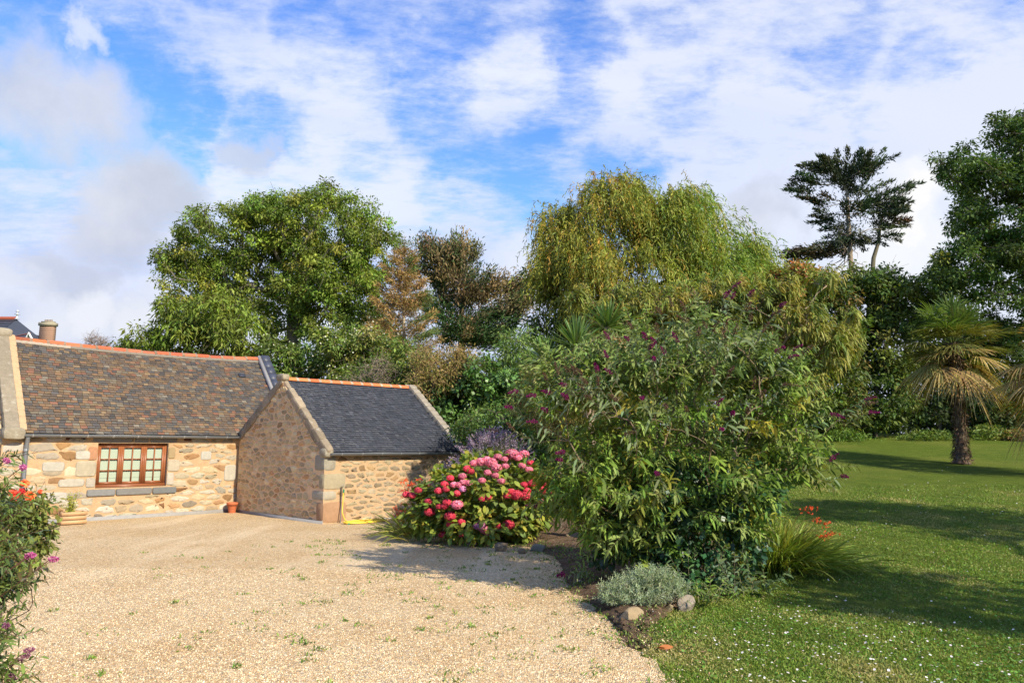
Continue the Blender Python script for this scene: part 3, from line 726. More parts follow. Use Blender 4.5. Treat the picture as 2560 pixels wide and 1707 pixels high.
    for (s0, s1, _) in segs:
        g = Geo(); a, b = z0+.064, z1-.054; st = .05
        bar(s0, s0+st, a, b, bw+.004, .04); bar(s1-st, s1, a, b, bw+.004, .04); bar(s0+st, s1-st, a, a+.06, bw+.004, .04); bar(s0+st, s1-st, b-.05, b, bw+.004, .04)
        mid = (s0+s1)/2; bar(mid-.013, mid+.013, a+.06, b-.05, bw+.010, .026)
        hh = (b-.05-a-.06)/3
        for q in (1, 2):
            zz = a+.06+hh*q; bar(s0+st, mid-.013, zz-.012, zz+.012, bw+.010, .026); bar(mid+.013, s1-st, zz-.012, zz+.012, bw+.010, .026)
        cs = g.build('casement', M_WOOD, root)
        g = Geo(); g.poly([pb(s0+st, bw+.022, a+.06), pb(s1-st, bw+.022, a+.06), pb(s1-st, bw+.022, b-.05), pb(s0+st, bw+.022, b-.05)], (.8, .8, .8)); g.build('pane', M_GLASS, cs)
        g = Geo(); cc = np.array([.50, .54, .45]); ww = np.linspace(s0+.01, s1-.01, 40); dz = .004*np.sin(np.arange(40)*1.3)
        for (za, zb, off) in ((a+.15, b, 0), (a+.02, a+.145, .006)):
            v = np.concatenate([[pb(t, bw+.052+off+d_, za) for t, d_ in zip(ww, dz)], [pb(t, bw+.052+off+d_, zb) for t, d_ in zip(ww, dz)]]); k = np.arange(39)
            g.add(v, np.stack([k, k+1, 40+k+1, 40+k], 1), cc)
        g.build('blind', M_CLOTH, cs, True)
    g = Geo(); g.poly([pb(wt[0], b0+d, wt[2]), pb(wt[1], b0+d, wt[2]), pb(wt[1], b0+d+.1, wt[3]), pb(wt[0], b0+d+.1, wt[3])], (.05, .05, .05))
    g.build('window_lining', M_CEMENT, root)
cottage()

def shed():
    root = thing('stone_shed', 'small stone outbuilding with dark blue slate roof and orange ridge tiles', 'outbuilding', pb(2.05, 2.2, 0))
    W, L, ef, eb, br, rz = 4.40, 4.10, 1.60, 2.0, 2.2, 3.40
    g = Geo(); GM_LIT = np.array([.68, .465, .27])  # gable mortar lighter and warmer than MORT: missing sun put into the colour
    g.poly([pb(0, 0, -.2), pb(L, 0, -.2), pb(L, 0, ef), pb(0, 0, ef)], MORT)
    gp = [(0, -.2), (W, -.2), (W, eb), (br, rz+.05), (0, ef)]
    g.poly([pb(0, u, v) for u, v in gp][::-1], GM_LIT); g.poly([pb(L, u, v) for u, v in gp], MORT)
    g.poly([pb(L, W, -.2), pb(0, W, -.2), pb(0, W, eb), pb(L, W, eb)], MORT)
    man = []; mang = []
    # large quoins of the near corner, seen on both faces
    qs = [(.0, .50, .62, .30, (0.350, 0.210, 0.119)), (.50, .74, .34, .50, (0.364, 0.322, 0.238)), (.74, 1.13, .58, .22, (0.350, 0.294, 0.189)), (1.16, 1.55, .30, .42, (0.294, 0.266, 0.203)), (1.55, 1.76, .26, .3, (0.336, 0.294, 0.217))]
    for k, (z0, z1, lt, lb, c) in enumerate(qs):
        z1 = min(z1, 1.60)
        g.rock(pb(lt/2-.015, lb/2-.015, (z0+z1)/2), [A_*(lt/2+.01), B_*(lb/2+.01), Z_*((z1-z0)/2-.012)], c, 100+k, 8, .010, 5)
        man.append((0, lt+.05, z0-.04, z1+.02)); mang.append((0, lb+.04, z0-.04, z1+.02))
    toF = lambda Q: np.stack([pb(u, 0, v) for u, v in Q]); toG = lambda Q: np.stack([pb(0, u, v) for u, v in Q])
    rubble(g, [(0.02, .0), (L-.02, .0), (L-.02, ef-.02), (.02, ef-.02)], toF, -B_, .30, .125, .046, C_SHED, None, .006, 31, .45, .42, skip=man, cuts=(.16, .22))
    rubble(g, [(0.0, .02), (W, .02), (W, eb), (br, rz), (.0, ef)], toG, -A_, .25, .122, .030, C_GAB_LIT, W_GAB, .013, 32, .45, .42, skip=mang, jc=.13, cuts=(.16, .2))
    g.build('wall', M_STONE, root, True)
    g = Geo(); g.box(pb(-.03, -.02, -.1), B_*(W-.02), A_*.028, Z_*.17, (.27, .26, .25)); g.box(pb(.7, -.028, -.1), A_*(L-.7), B_*.026, Z_*.13, (.33, .31, .28)); g.build('plinth', M_CEMENT, root)
    # roof
    g = Geo(); t0, t1 = .10, 3.88; e0 = -.10; ez = ef+.0
    d = np.array([br-e0, rz-ez]); ln = np.linalg.norm(d); d = d/ln; up = B_*d[0]+Z_*d[1]; p0 = pb(t0, e0, ez)
    slates(g, p0, A_, t1-t0, up, ln, 34, .115, new_tile, 41, .009, 0, .006)
    d2 = np.array([W+.1-br, rz-eb]); l2 = np.linalg.norm(d2); d2 = d2/l2; up2 = -B_*d2[0]+Z_*d2[1]
    slates(g, pb(t1, W+.1, eb), -A_, t1-t0, up2, l2, 34, .115, new_tile, 42, .009, 0, .006)
    g.poly([p0-Z_*.03, p0+A_*(t1-t0)-Z_*.03, pb(t1, br, rz-.05), pb(t0, br, rz-.05)], (.03, .03, .04))
    roof = g.build('roof', M_NEWSLATE, root)
    g = Geo(); ridge(g, pb(t0-.02, br, rz-.025), A_, t1-t0+.04, 12, .10, [(.62, .17, .055), (.58, .15, .05), (.66, .20, .07)], (.38, .31, .23), 4)
    g.build('ridge_tiles', M_CLAY, roof, True)
    # coping: rough lichened slabs up the near gable, cement on the far one
    nz = np.cross(A_, up); nz2 = np.cross(-A_, up2)
    g = Geo(); m = 7
    for k in range(m):
        j = rnd.uniform(.75, 1.3); c = np.array([.27, .215, .145])*rnd.uniform(.62, 1.25)
        g.rock(p0+A_*(-.03)+up*(ln*(k+.5)/m)-nz*.055, [A_*(.085*j), up*(ln/m*.56), nz*.105*min(j, 1.15)], c, 120+k, 5.5, .055, 6)
        g.rock(pb(.055, W+.05, eb)+up2*(l2*(k+.5)/m)-nz2*.05, [A_*.10, up2*(l2/m*.54), nz2*.11*j], c, 140+k, 7, .03, 5)
    g.rock(pb(.05, br+.03, rz+.035), [A_*.11, B_*.20, Z_*.09], (.30, .25, .17), 151, 4, .03, 6)
    g.rock(pb(.06, .04, ef-.02), [A_*.13, B_*.17, Z_*.12], (.29, .25, .18), 152, 3, .03, 5)
    g.build('coping', M_COPE, root, True)
    g = Geo()
    for k in range(14):
        g.rock(pb(4.0, e0, ez)+up*(ln*(k+.5)/14)+nz*.02, [A_*.13, up*(ln/26), nz*.10], (.27, .235, .18), 160+k, 5, .02, 4)
    g.box(pb(3.87, W+.1, eb)-nz2*.1, A_*.25, up2*l2, nz2*.2, (.36, .325, .265))
    g.build('verge', M_COPE, root, True)
    gutter(root, .06, 4.12, -.155, ef-.03)
    # outside tap for the hose
    g = Geo(); g.tube([pb(.44, -.035, .0), pb(.44, -.035, .80)], .011, 8, (.30, .28, .26)); g.tube([pb(.44, -.03, .80), pb(.44, -.11, .81), pb(.44, -.125, .77)], .014, 8, (.42, .36, .22)); g.box(pb(.415, -.08, .83), A_*.05, B_*-.02, Z_*.012, (.3, .3, .3))
    g.build('tap', M_ZINC, root, True)
shed()

def hose():
    root = thing('garden_hose', 'yellow garden hose hanging from the wall tap and coiled on the gravel', 'hose', pb(.44, -.15, 0))
    yl = (.72, .50, .045); g = Geo()
    pts = [pb(.44, -.128, .72), pb(.43, -.13, .5), pb(.40, -.15, .2), pb(.36, -.2, .05)]
    ctr = pb(.85, -.42, .025)
    for i in range(150):
        th = i*.17-2.6; r = 1+.05*math.sin(i*.37); k = i/150
        pts.append(ctr+A_*(.52*r*math.cos(th)+.03*math.sin(i*.11))+B_*(.20*r*math.sin(th))+Z_*(.006+.010*(int(th/6.28) % 3)+.004*math.sin(i*.9)))
    P = np.array(pts); P[2:-2] = (P[1:-3]+P[2:-2]+P[3:-1])/3
    g.tube(P, .0125, 8, yl); g.build('tube', M_PLASTIC, root, True)
    g = Geo(); g.tube([pb(.44, -.127, .755), pb(.44, -.128, .68)], .022, 10, (.05, .22, .10)); g.build('connector', M_PLASTIC, root, True); g = Geo()
    e = P[-1]; g.tube([e, pb(.38, -.50, .03), pb(.33, -.56, .025)], .02, 10, (.06, .26, .13)); g.build('connector', M_PLASTIC, root, True)
hose()

def pots():
    root = thing('planter_box', 'slatted wooden planter box with a small leafy plant by the wall', 'planter', pb(-4.0, 3.85, 0))
    w = np.array([.52, .32, .16]); t0, t1, b0, b1 = -4.24, -3.76, 3.70, 4.02
    for k in range(3):
        g = Geo(); z = .02+k*.092; h = .082; ov = .0 if k % 2 else .012
        g.box(pb(t0-ov, b0, z), A_*(t1-t0+2*ov), B_*.025, Z_*h, w*rnd.uniform(.9, 1.1)); g.box(pb(t0-ov, b1-.025, z), A_*(t1-t0+2*ov), B_*.025, Z_*h, w*rnd.uniform(.9, 1.1))
        g.box(pb(t0, b0+.027, z), A_*.025, B_*(b1-b0-.054), Z_*h, w*rnd.uniform(.85, 1.)); g.box(pb(t1-.025, b0+.027, z), A_*.025, B_*(b1-b0-.054), Z_*h, w*rnd.uniform(.85, 1.))
        g.build('plank', M_RAW, root)
    g = Geo(); g.box(pb(t0+.03, b0+.03, 0.0), A_*(t1-t0-.06), B_*(b1-b0-.06), Z_*.27, (.05, .035, .02)); g.build('soil', M_SOILBIT, root)
    rg = np.random.default_rng(9); g = Geo(); P = []; c0 = pb(-4.05, 3.86, .26)
    for k in range(9):
        tip = c0+np.array([rg.normal(0, .10), rg.normal(0, .08), rg.uniform(.16, .42)]); q = np.linspace(0, 1, 5)[:, None]
        pts = c0*(1-q)+tip*q; g.tube(pts, np.linspace(.006, .002, 5), 5, (.20, .16, .08)); P.append(pts[1:]+0); P.append((pts[1:]+pts[:-1])/2)
    P = np.concatenate(P); P = np.repeat(P, 9, 0)+rg.normal(0, .035, (len(P)*9, 3)); n = len(P)
    leaves(g, P, rg.normal(size=(n, 3))+[0, 0, .2], rg.normal(0, .6, (n, 3))+[0, 0, 1], rg.uniform(.03, .06, n), rg.uniform(.014, .024, n), pal(rg, n, [(.22, .26, .03), (.15, .20, .03), (.28, .26, .04)], None, .15), 1, .2)
    g.build('plant', M_LEAF, root)
    root = thing('flower_pot', 'small empty terracotta pot in the corner between cottage and shed', 'flower pot', pb(-.20, 4.2, 0))
    c = pb(-.20, 4.2, 0); g = Geo(); pr = [(.085, .0), (.115, .20), (.118, .205), (.14, .205), (.145, .275), (.13, .278), (.122, .20), (.11, .19)]
    t = np.linspace(0, 2*np.pi, 24, endpoint=False); V = np.concatenate([[c+np.array([r*math.cos(x), r*math.sin(x), z]) for x in t] for r, z in pr]); k = np.arange(24)
    f = np.concatenate([np.stack([i*24+k, i*24+(k+1) % 24, (i+1)*24+(k+1) % 24, (i+1)*24+k], 1) for i in range(len(pr)-1)]); g.add(V, f, (.46, .135, .055))
    g.build('pot', M_CLAY, root, True)
    g = Geo(); g.poly([c+np.array([.12*math.cos(x), .12*math.sin(x), .235]) for x in t], (.06, .045, .03)); g.build('soil', M_SOILBIT, root)
pots()

# ------------------------------------------------------------------ plants
def lobe(px, py, Y, rx, rz, ry=None):
    """one rounded mass of a crown: centre and the three radii in metres"""
    k = Y/F*1.01
    return (at(px, py, Y), np.array([rx*k, (ry if ry else (rx+rz)/2*k), rz*k]))
def sample(rg, lobes, n, inner=.45, zmin=-9):
    w = np.array([(r[0]*r[1]*r[2])**.62 for _, r in lobes]); w = w/w.sum(); i = rg.choice(len(lobes), n, p=w)
    c = np.array([l[0] for l in lobes])[i]; r = np.array([l[1] for l in lobes])[i]
    d = unit(rg.normal(size=(n, 3))); q = inner+(1-inner)*rg.random((n, 1))**.55
    return c+d*r*q, d, i
def skeleton(base, top, tips, rg, wig=.06, step=.5, ntr=8, sag=.12):
    """limbs grown from a leaning trunk out to every tip; returns nodes, parents"""
    base, top = np.asarray(base, float), np.asarray(top, float); t = np.linspace(0, 1, ntr)[:, None]; hgt = np.linalg.norm(top-base)
    nodes = list(base*(1-t)+top*t+rg.normal(0, wig*.25*hgt/4, (ntr, 3))*np.sin(np.pi*t)); par = [-1]+list(range(ntr-1)); lev = [0.]*ntr
    order = np.argsort(np.linalg.norm(tips-top, axis=1))
    first = int(ntr*.45); ends = []
    for k in order:
        p = tips[k]; N = np.array(nodes[first:]); v = p-N; d = np.linalg.norm(v, axis=1)
        cost = d+1.3*np.maximum(-v[:, 2], 0)+.12*np.array(lev[first:])
        j = int(np.argmin(cost))+first; a = nodes[j]; L = np.linalg.norm(p-a); m = max(2, int(L/step)); q0 = j
        bend = rg.normal(0, wig, 3)*L+np.array([0, 0, sag*L])
        for i in range(1, m+1):
            q = i/m; nodes.append(a*(1-q)+p*q+bend*math.sin(math.pi*q)+rg.normal(0, wig*.25, 3)*(i < m)); par.append(q0); lev.append(lev[q0]+L/m); q0 = len(nodes)-1
        ends.append((k, q0))
    return np.array(nodes), np.array(par), ends
def limbs(g, nodes, par, r_tip, r_max, col, rg, rmin_draw=0., sides=5, power=2.3):
    n = len(nodes); acc = np.zeros(n); kids = [[] for _ in range(n)]
    for i in range(n-1, -1, -1):
        if acc[i] == 0: acc[i] = r_tip**power
        if par[i] >= 0: acc[par[i]] += acc[i]; kids[par[i]].append(i)
    r = acc**(1/power); sc = min(1., r_max/r[0]); r = np.maximum(r*np.where(r > r_max*.3, sc, 1.), r_tip); r = np.minimum(r, r_max)
    done = np.zeros(n, bool); stack = [(-1, 0)]
    while stack:
        p, s = stack.pop(); ch = [p] if p >= 0 else []; i = s
        while True:
            ch.append(i); done[i] = True
            ks = sorted(kids[i], key=lambda q: -r[q])
            for q in ks[1:]: stack.append((i, q))
            if not ks: break
            i = ks[0]
        if len(ch) < 2: continue
        rr = r[ch].copy(); 
        if p >= 0: rr[0] = min(rr[0], rr[1]*1.25)
        if rr.max() < rmin_draw: continue
        sd = 9 if rr.max() > .12 else sides if rr.max() > .025 else 3
        g.tube(nodes[ch], rr, sd, np.array(col)*(1+rg.normal(0, .06)), cap=False)
    return r

def clumps(g, rg, cen, n_each, rc, L, W, cols, wts=None, flat=.75, droop=.3, outward=None, jit=.16, cj=.16, segs=1, up=.7, ldroop=.15):
    m = len(cen); k = np.repeat(np.arange(m), n_each); N = len(k)
    off = rg.normal(size=(N, 3)); off = off/np.linalg.norm(off, axis=1, keepdims=True)*(rg.random((N, 1))**.5)
    P = cen[k]+off*np.array([1, 1, flat])*rc*(np.ones((m, 1))*rg.uniform(.7, 1.25, (m, 1)))[k]
    D = off*.9+rg.normal(0, .55, (N, 3))-np.array([0, 0, droop])
    if outward is not None: D += outward[k]*.8
    U = rg.normal(0, up, (N, 3))+np.array([0, 0, 1.])+off*.4
    base = pal(rg, m, cols, wts, cj)[k]; C = base*(1+rg.normal(0, jit, (N, 1)))*(1+rg.normal(0, jit*.3, (N, 3)))
    leaves(g, P, D, U, L*(s_ := rg.uniform(.5, 1.4, N)), W*s_*rg.uniform(.8, 1.2, N), C, segs, ldroop)
def twigs(g, cen, ends, col, rg, n=3, rc=.5, r=.006):
    for c in cen:
        for _ in range(n):
            e = c+rg.normal(0, rc*.55, 3); m = (c+e)/2+rg.normal(0, .05, 3); g.tube([c, m, e], [r, r*.8, r*.4], 3, col, cap=False)

def tree(name, label, cat, base, top, lobes, seed, ncl, nleaf, rc, L, W, cols, wts=None, group=None, r_tip=.012, r_max=.25, bark=(.16, .13, .10), mat=None,
         flat=.75, droop=.3, inner=.45, wig=.06, step=.5, segs=1, up=.7, sag=.12, outw=False, tw=2, barkmat=None, cj=.18, trunkname='trunk', crownname='crown', power=2.3, extra=None, ldroop=.15, jit=.16):
    rg = np.random.default_rng(seed); base = np.asarray(base, float)
    root = thing(name, label, cat, base, group)
    tips, d, _ = sample(rg, lobes, ncl, inner)
    nodes, par, ends = skeleton(base, top, tips, rg, wig, step, sag=sag)
    g = Geo(); limbs(g, nodes, par, r_tip, r_max, bark, rg, power=power)
    if tw: twigs(g, tips, ends, bark, rg, tw, rc, r_tip*.55)
    g.build(trunkname, barkmat or M_BARK, root, True)
    g = Geo(); clumps(g, rg, tips, nleaf, rc, L, W, cols, wts, flat, droop, d if outw else None, cj=cj, segs=segs, up=up, ldroop=ldroop, jit=jit)
    if extra: extra(g, rg, tips, d)
    g.build(crownname, mat or M_LEAF, root)
    return root
def base_at(px, Y, z=None):
    p = at(px, 1118, Y); p[2] = zg(p[0], p[1]) if z is None else z; return p

# --- the big ash behind the cottage
def ash():
    Y = 38
    lb = [lobe(810, 590, Y, 175, 120, 3.2), lobe(560, 600, Y, 110, 90, 2.6), lobe(920, 620, Y, 80, 110, 2.4), lobe(470, 690, Y, 70, 75, 2.0), lobe(690, 560, Y, 110, 70, 2.6), lobe(880, 740, Y-1, 90, 90, 2.2),
          lobe(760, 720, Y-1, 70, 75, 2.2), lobe(520, 750, Y, 70, 45, 1.8), lobe(830, 820, Y-1.5, 90, 50, 2), lobe(430, 660, Y, 40, 40, 1.2), lobe(800, 500, Y, 90, 40, 1.8), lobe(640, 530, Y+1, 60, 40, 1.6), lobe(930, 830, Y-1, 60, 70, 1.6), lobe(700, 830, Y, 60, 50, 1.4)]
    tree('ash_tree', 'large round spreading green tree with open limbs behind the cottage roof', 'tree', base_at(745, Y, 0), at(735, 760, Y), lb+[lobe(720, 640, Y, 110, 80, 2.6), lobe(610, 670, Y, 70, 60, 1.6), lobe(655, 740, Y, 70, 60, 1.6), lobe(540, 680, Y, 60, 50, 1.4), lobe(580, 760, Y, 80, 50, 1.6), lobe(700, 780, Y, 60, 60, 1.6), lobe(480, 620, Y, 60, 50, 1.6), lobe(830, 690, Y-1, 120, 120, 2.6)], 101, 900, 150, .50, .155, .07,
         [(.115, .16, .024), (.145, .19, .027), (.09, .132, .021), (.18, .205, .034)], [4, 3, 3, 1.4], r_tip=.026, r_max=.42, bark=(.15, .135, .10), droop=.45, wig=.07, step=.8, tw=2, inner=.42, cj=.2)
ash()
def laurel():
    Y = 27
    lb = [lobe(520, 790, Y, 110, 65, 1.4), lobe(440, 850, Y, 100, 50, 1.2), lobe(590, 840, Y, 90, 70, 1.2), lobe(380, 850, Y, 50, 35, .8), lobe(460, 770, Y, 60, 40, 1), lobe(320, 865, Y, 40, 18, .6), lobe(600, 900, Y, 80, 50, 1)]
    tree('chestnut_tree', 'smaller yellow green tree rising just over the left end of the cottage ridge', 'tree', base_at(500, Y, 0), at(500, 900, Y), lb, 102, 170, 85, .42, .19, .062,
         [(.13, .165, .025), (.10, .14, .022), (.16, .18, .03), (.075, .11, .02)], [4, 3, 2, 2], r_tip=.012, r_max=.16, droop=.5, step=.4, cj=.16, ldroop=.35)
laurel()
# --- right hand tall tree and the dark screen of trees
def right_tree():
    Y = 30; z = 2.0
    lb = [lobe(2500, 520, Y, 110, 140, 2.5), lobe(2420, 420, Y, 70, 60, 1.5), lobe(2350, 400, Y, 40, 18, .6), lobe(2560, 400, Y, 90, 90, 2.5), lobe(2450, 640, Y, 110, 60, 2), lobe(2360, 690, Y, 50, 30, 1.0), lobe(2420, 720, Y, 100, 36, 1.6), lobe(2620, 640, Y, 110, 130, 2.4), lobe(2640, 460, Y, 90, 130, 2.2),
          lobe(2420, 560, Y, 50, 60, 1.2), lobe(2540, 790, Y, 110, 60, 1.6), lobe(2500, 330, Y, 45, 36, 1), lobe(2570, 315, Y, 50, 36, 1)]
    tree('oak_tree', 'tall dark green tree reaching past the right edge above the fan palms', 'tree', base_at(2650, Y, z), at(2610, 640, Y), lb, 103, 470, 140, .52, .16, .072,
         [(.068, .11, .026), (.085, .135, .028), (.055, .09, .022), (.14, .17, .032)], [4, 3, 3, .8], r_tip=.02, r_max=.35, bark=(.12, .10, .08), droop=.25, flat=.55, step=.7, inner=.4)
right_tree()
def willow():
    Y = 32; rg = np.random.default_rng(104)
    base = base_at(1640, Y, 1.2); root = thing('willow_tree', 'broad golden green weeping willow with hanging wispy strands', 'tree', base)
    lb = [lobe(1530, 545, Y, 110, 60, 2.2), lobe(1560, 500, Y, 36, 40, .8), lobe(1450, 610, Y, 95, 75, 2.0), lobe(1700, 590, Y, 120, 80, 2.4), lobe(1800, 650, Y, 95, 75, 2.0), lobe(1540, 490, Y, 60, 32, 1.2), lobe(1640, 530, Y, 80, 40, 1.6), lobe(1600, 680, Y-1.5, 180, 60, 2.0), lobe(1420, 690, Y-.5, 70, 70, 1.5), lobe(1850, 670, Y, 50, 60, 1.2), lobe(1400, 570, Y, 40, 40, 1.0), lobe(1720, 530, Y, 50, 28, 1), lobe(1560, 760, Y-1, 150, 50, 2), lobe(1760, 740, Y-1, 130, 60, 2)]
    tips, d, _ = sample(rg, lb, 300, .78); nodes, par, _e = skeleton(base, at(1630, 720, Y), tips, rg, .07, .8)
    g = Geo(); limbs(g, nodes, par, .02, .38, (.17, .14, .09), rg); g.build('trunk', M_BARK, root, True)
    # strands: shoot out and up, bend over, hang
    m = 9500; k = rg.integers(0, len(tips), m); P0 = tips[k]+rg.normal(0, .33, (m, 3)); o = d[k]*np.array([1, 1, .7])+rg.normal(0, .45, (m, 3))+np.array([.15, 0, .45]); o = unit(o)
    ln = rg.uniform(.55, 1.6, m); n = 15; t = np.linspace(.04, 1, n)[None, :, None]
    hang = (.75+.55*rg.random((m, 1, 1)))
    Q = P0[:, None]+o[:, None]*ln[:, None, None]*(t-.38*t*t)+np.array([.10, 0, -1.])*ln[:, None, None]*hang*t**1.9
    T = np.gradient(Q, axis=1); N = m*n; T = unit(T.reshape(-1, 3)); Pf = Q.reshape(-1, 3)
    D = T+rg.normal(0, .55, (N, 3)); C = np.repeat(pal(rg, m, [(.20, .215, .036), (.16, .20, .036), (.235, .215, .042), (.115, .16, .031), (.255, .175, .036)], [4, 3.5, 2, 2.2, .9], .14), n, 0)*(1+rg.normal(0, .15, (N, 1)))
    warm = smoothstep(Pf[:, 0], at(1800, 0, Y)[0], at(1480, 0, Y)[0])[:, None]; C = C*(1-warm*np.array([-.10, .02, .1])); C = C*(1-(1-warm)*np.array([.12, -.05, 0.]))
    g = Geo(); leaves(g, Pf, D, rg.normal(size=(N, 3)), rg.uniform(.13, .26, N), rg.uniform(.032, .054, N), C, 1, .2)
    g.build('crown', M_LEAF, root)
    # darker tree at its left flank
    Y = 33
    lb = [lobe(1400, 700, Y, 70, 80, 1.5), lobe(1370, 790, Y, 60, 90, 1.4), lobe(1440, 830, Y, 60, 70, 1.3), lobe(1350, 690, Y, 36, 36, .8), lobe(1385, 880, Y, 60, 60, 1.2)]
    tree('flank_tree', 'slender dark green tree hanging at the left flank of the willow', 'tree', base_at(1400, Y, .6), at(1400, 860, Y), lb, 105, 120, 90, .46, .20, .07, [(.05, .085, .022), (.065, .10, .025), (.04, .065, .02)], None, r_tip=.014, r_max=.2, droop=.6, step=.5)
willow()
def cypress_sprays(g, rg, tips, d): pass
def cypress():
    Y = 44; base = base_at(2150, Y, 2.2); rg = np.random.default_rng(106)
    root = thing('cypress_tree', 'tall bare trunked dark cypress with flat ragged top against white sky', 'tree', base)
    lb = [lobe(2100, 425, Y, 85, 26, 1.8), lobe(2030, 462, Y, 60, 14, 1.0), lobe(1995, 475, Y, 26, 8, .6), lobe(2040, 500, Y, 22, 8, .5), lobe(2150, 455, Y, 60, 36, 1.4), lobe(2060, 415, Y, 40, 15, .8), lobe(2175, 420, Y, 34, 16, .8), lobe(2220, 500, Y, 45, 30, 1.2), lobe(2190, 540, Y, 40, 30, 1.2), lobe(2250, 475, Y, 26, 13, .7), lobe(2235, 555, Y, 26, 12, .6), lobe(2060, 500, Y, 30, 11, .8),
          lobe(2040, 630, Y, 55, 16, 1.2), lobe(2090, 610, Y, 40, 26, 1.2), lobe(2110, 570, Y, 30, 15, 1), lobe(2000, 645, Y, 28, 9, .8)  , lobe(2140, 530, Y, 36, 22, 1.), lobe(2085, 545, Y, 30, 18, .9), lobe(2200, 590, Y, 30, 18, .8), lobe(2130, 600, Y, 30, 20, .9)]
    tips, d, li = sample(rg, lb, 150, .3)
    n1, p1, _ = skeleton(base, at(2118, 480, Y), tips[li != 5], rg, .05, .6, 12, .02)
    g = Geo(); limbs(g, n1, p1, .022, .26, (.30, .24, .17), rg)
    q = np.linspace(0, 1, 8)[:, None]; s2 = at(2165, 830, Y)*(1-q)+at(2212, 520, Y)*q+rg.normal(0, .12, (8, 3)); g.tube(s2, np.linspace(.20, .08, 8), 8, (.16, .14, .09))
    for k in range(34):   # dead bare twigs on the trunk
        a = at(2120+rg.normal(0, 12), rg.uniform(500, 680), Y); e = a+rg.normal(0, 1, 3)*np.array([.9, .5, .3])+[0, 0, -.6]; g.tube([a, (a+e)/2+rg.normal(0, .15, 3), e], [.03, .02, .008], 4, (.26, .20, .15), False)
    twigs(g, tips, None, (.10, .08, .06), rg, 2, .5, .012); g.build('trunk', M_BARK, root, True)
    m = len(tips); n = 150; k = np.repeat(np.arange(m), n); N = m*n
    wind = unit(np.array([-.2, 0, .28])); out = unit((tips-at(2130, 500, Y))*np.array([1, 1, .3])+np.array([0, 0, .45]))+rg.normal(0, .22, tips.shape)
    s = rg.random((N, 1)); P = tips[k]+out[k]*(s-.35)*1.25+rg.normal(0, .17, (N, 3))*(1.25-s)*np.array([1.3, 1.3, .55])
    D = out[k]+rg.normal(0, .5, (N, 3))+[0, 0, .25]; C = pal(rg, m, [(.030, .048, .020), (.040, .058, .022), (.024, .036, .018), (.05, .055, .025)], None, .18)[k]*(1+rg.normal(0, .18, (N, 1)))
    red = np.isin(li, [10, 11, 12])[k]; C[red] = C[red]*np.array([1.5, .85, .9])
    g = Geo(); leaves(g, P, D, rg.normal(size=(N, 3))+[0, 0, .8], rg.uniform(.14, .34, N), rg.uniform(.05, .09, N), C); g.build('crown', M_NEEDLE, root)
cypress()
def brown_cypress():
    Y = 41; base = base_at(1170, Y, .5); rg = np.random.default_rng(107)
    root = thing('browning_cypress', 'half dead brown cypress with dark green lower boughs beside the conifer', 'tree', base)
    lb = [lobe(1090, 660, Y, 65, 50, 1.4), lobe(1150, 640, Y, 60, 40, 1.4), lobe(1170, 720, Y, 85, 55, 1.8), lobe(1250, 720, Y, 50, 30, 1.1), lobe(1290, 760, Y, 45, 26, .9), lobe(1250, 790, Y, 65, 36, 1.2), lobe(1200, 830, Y, 70, 40, 1.3), lobe(1110, 770, Y, 60, 45, 1.2), lobe(1150, 830, Y-1, 70, 35, 1.3), lobe(1060, 620, Y, 34, 30, .8), lobe(1300, 720, Y, 28, 18, .5), lobe(1250, 850, Y, 50, 25, 1)]
    tips, d, li = sample(rg, lb, 330, .3); nodes, par, _ = skeleton(base, at(1150, 800, Y), tips, rg, .06, .6, 8, -.02)
    g = Geo(); limbs(g, nodes, par, .022, .3, (.22, .16, .11), rg); twigs(g, tips, None, (.17, .12, .08), rg, 4, .6, .013); g.build('trunk', M_BARK, root, True)
    m = len(tips); n = 115; k = np.repeat(np.arange(m), n); N = m*n; out = unit((tips-at(1120, 830, Y))*np.array([1, 1, .6])+[0, 0, 1.2])
    s = rg.random((N, 1)); P = tips[k]+out[k]*(s-.5)*.9+rg.normal(0, .2, (N, 3)); D = out[k]+rg.normal(0, .55, (N, 3))
    C = pal(rg, m, [(.15, .112, .05), (.12, .10, .045), (.18, .13, .06), (.085, .09, .036), (.05, .075, .026)], [2.2, 2.2, 1.4, 2, 2], .16)[k]*(1+rg.normal(0, .18, (N, 1)))
    gr = np.isin(li, [7, 8, 6, 5, 11])[k] & (rg.random(m) < .8)[k]; C[gr] = pal(rg, int(gr.sum()), [(.030, .060, .020), (.04, .075, .022)], None, .2)
    g = Geo(); leaves(g, P, D, rg.normal(size=(N, 3))+[0, 0, .5], rg.uniform(.14, .30, N), rg.uniform(.045, .08, N), C); g.build('crown', M_NEEDLE, root)
brown_cypress()
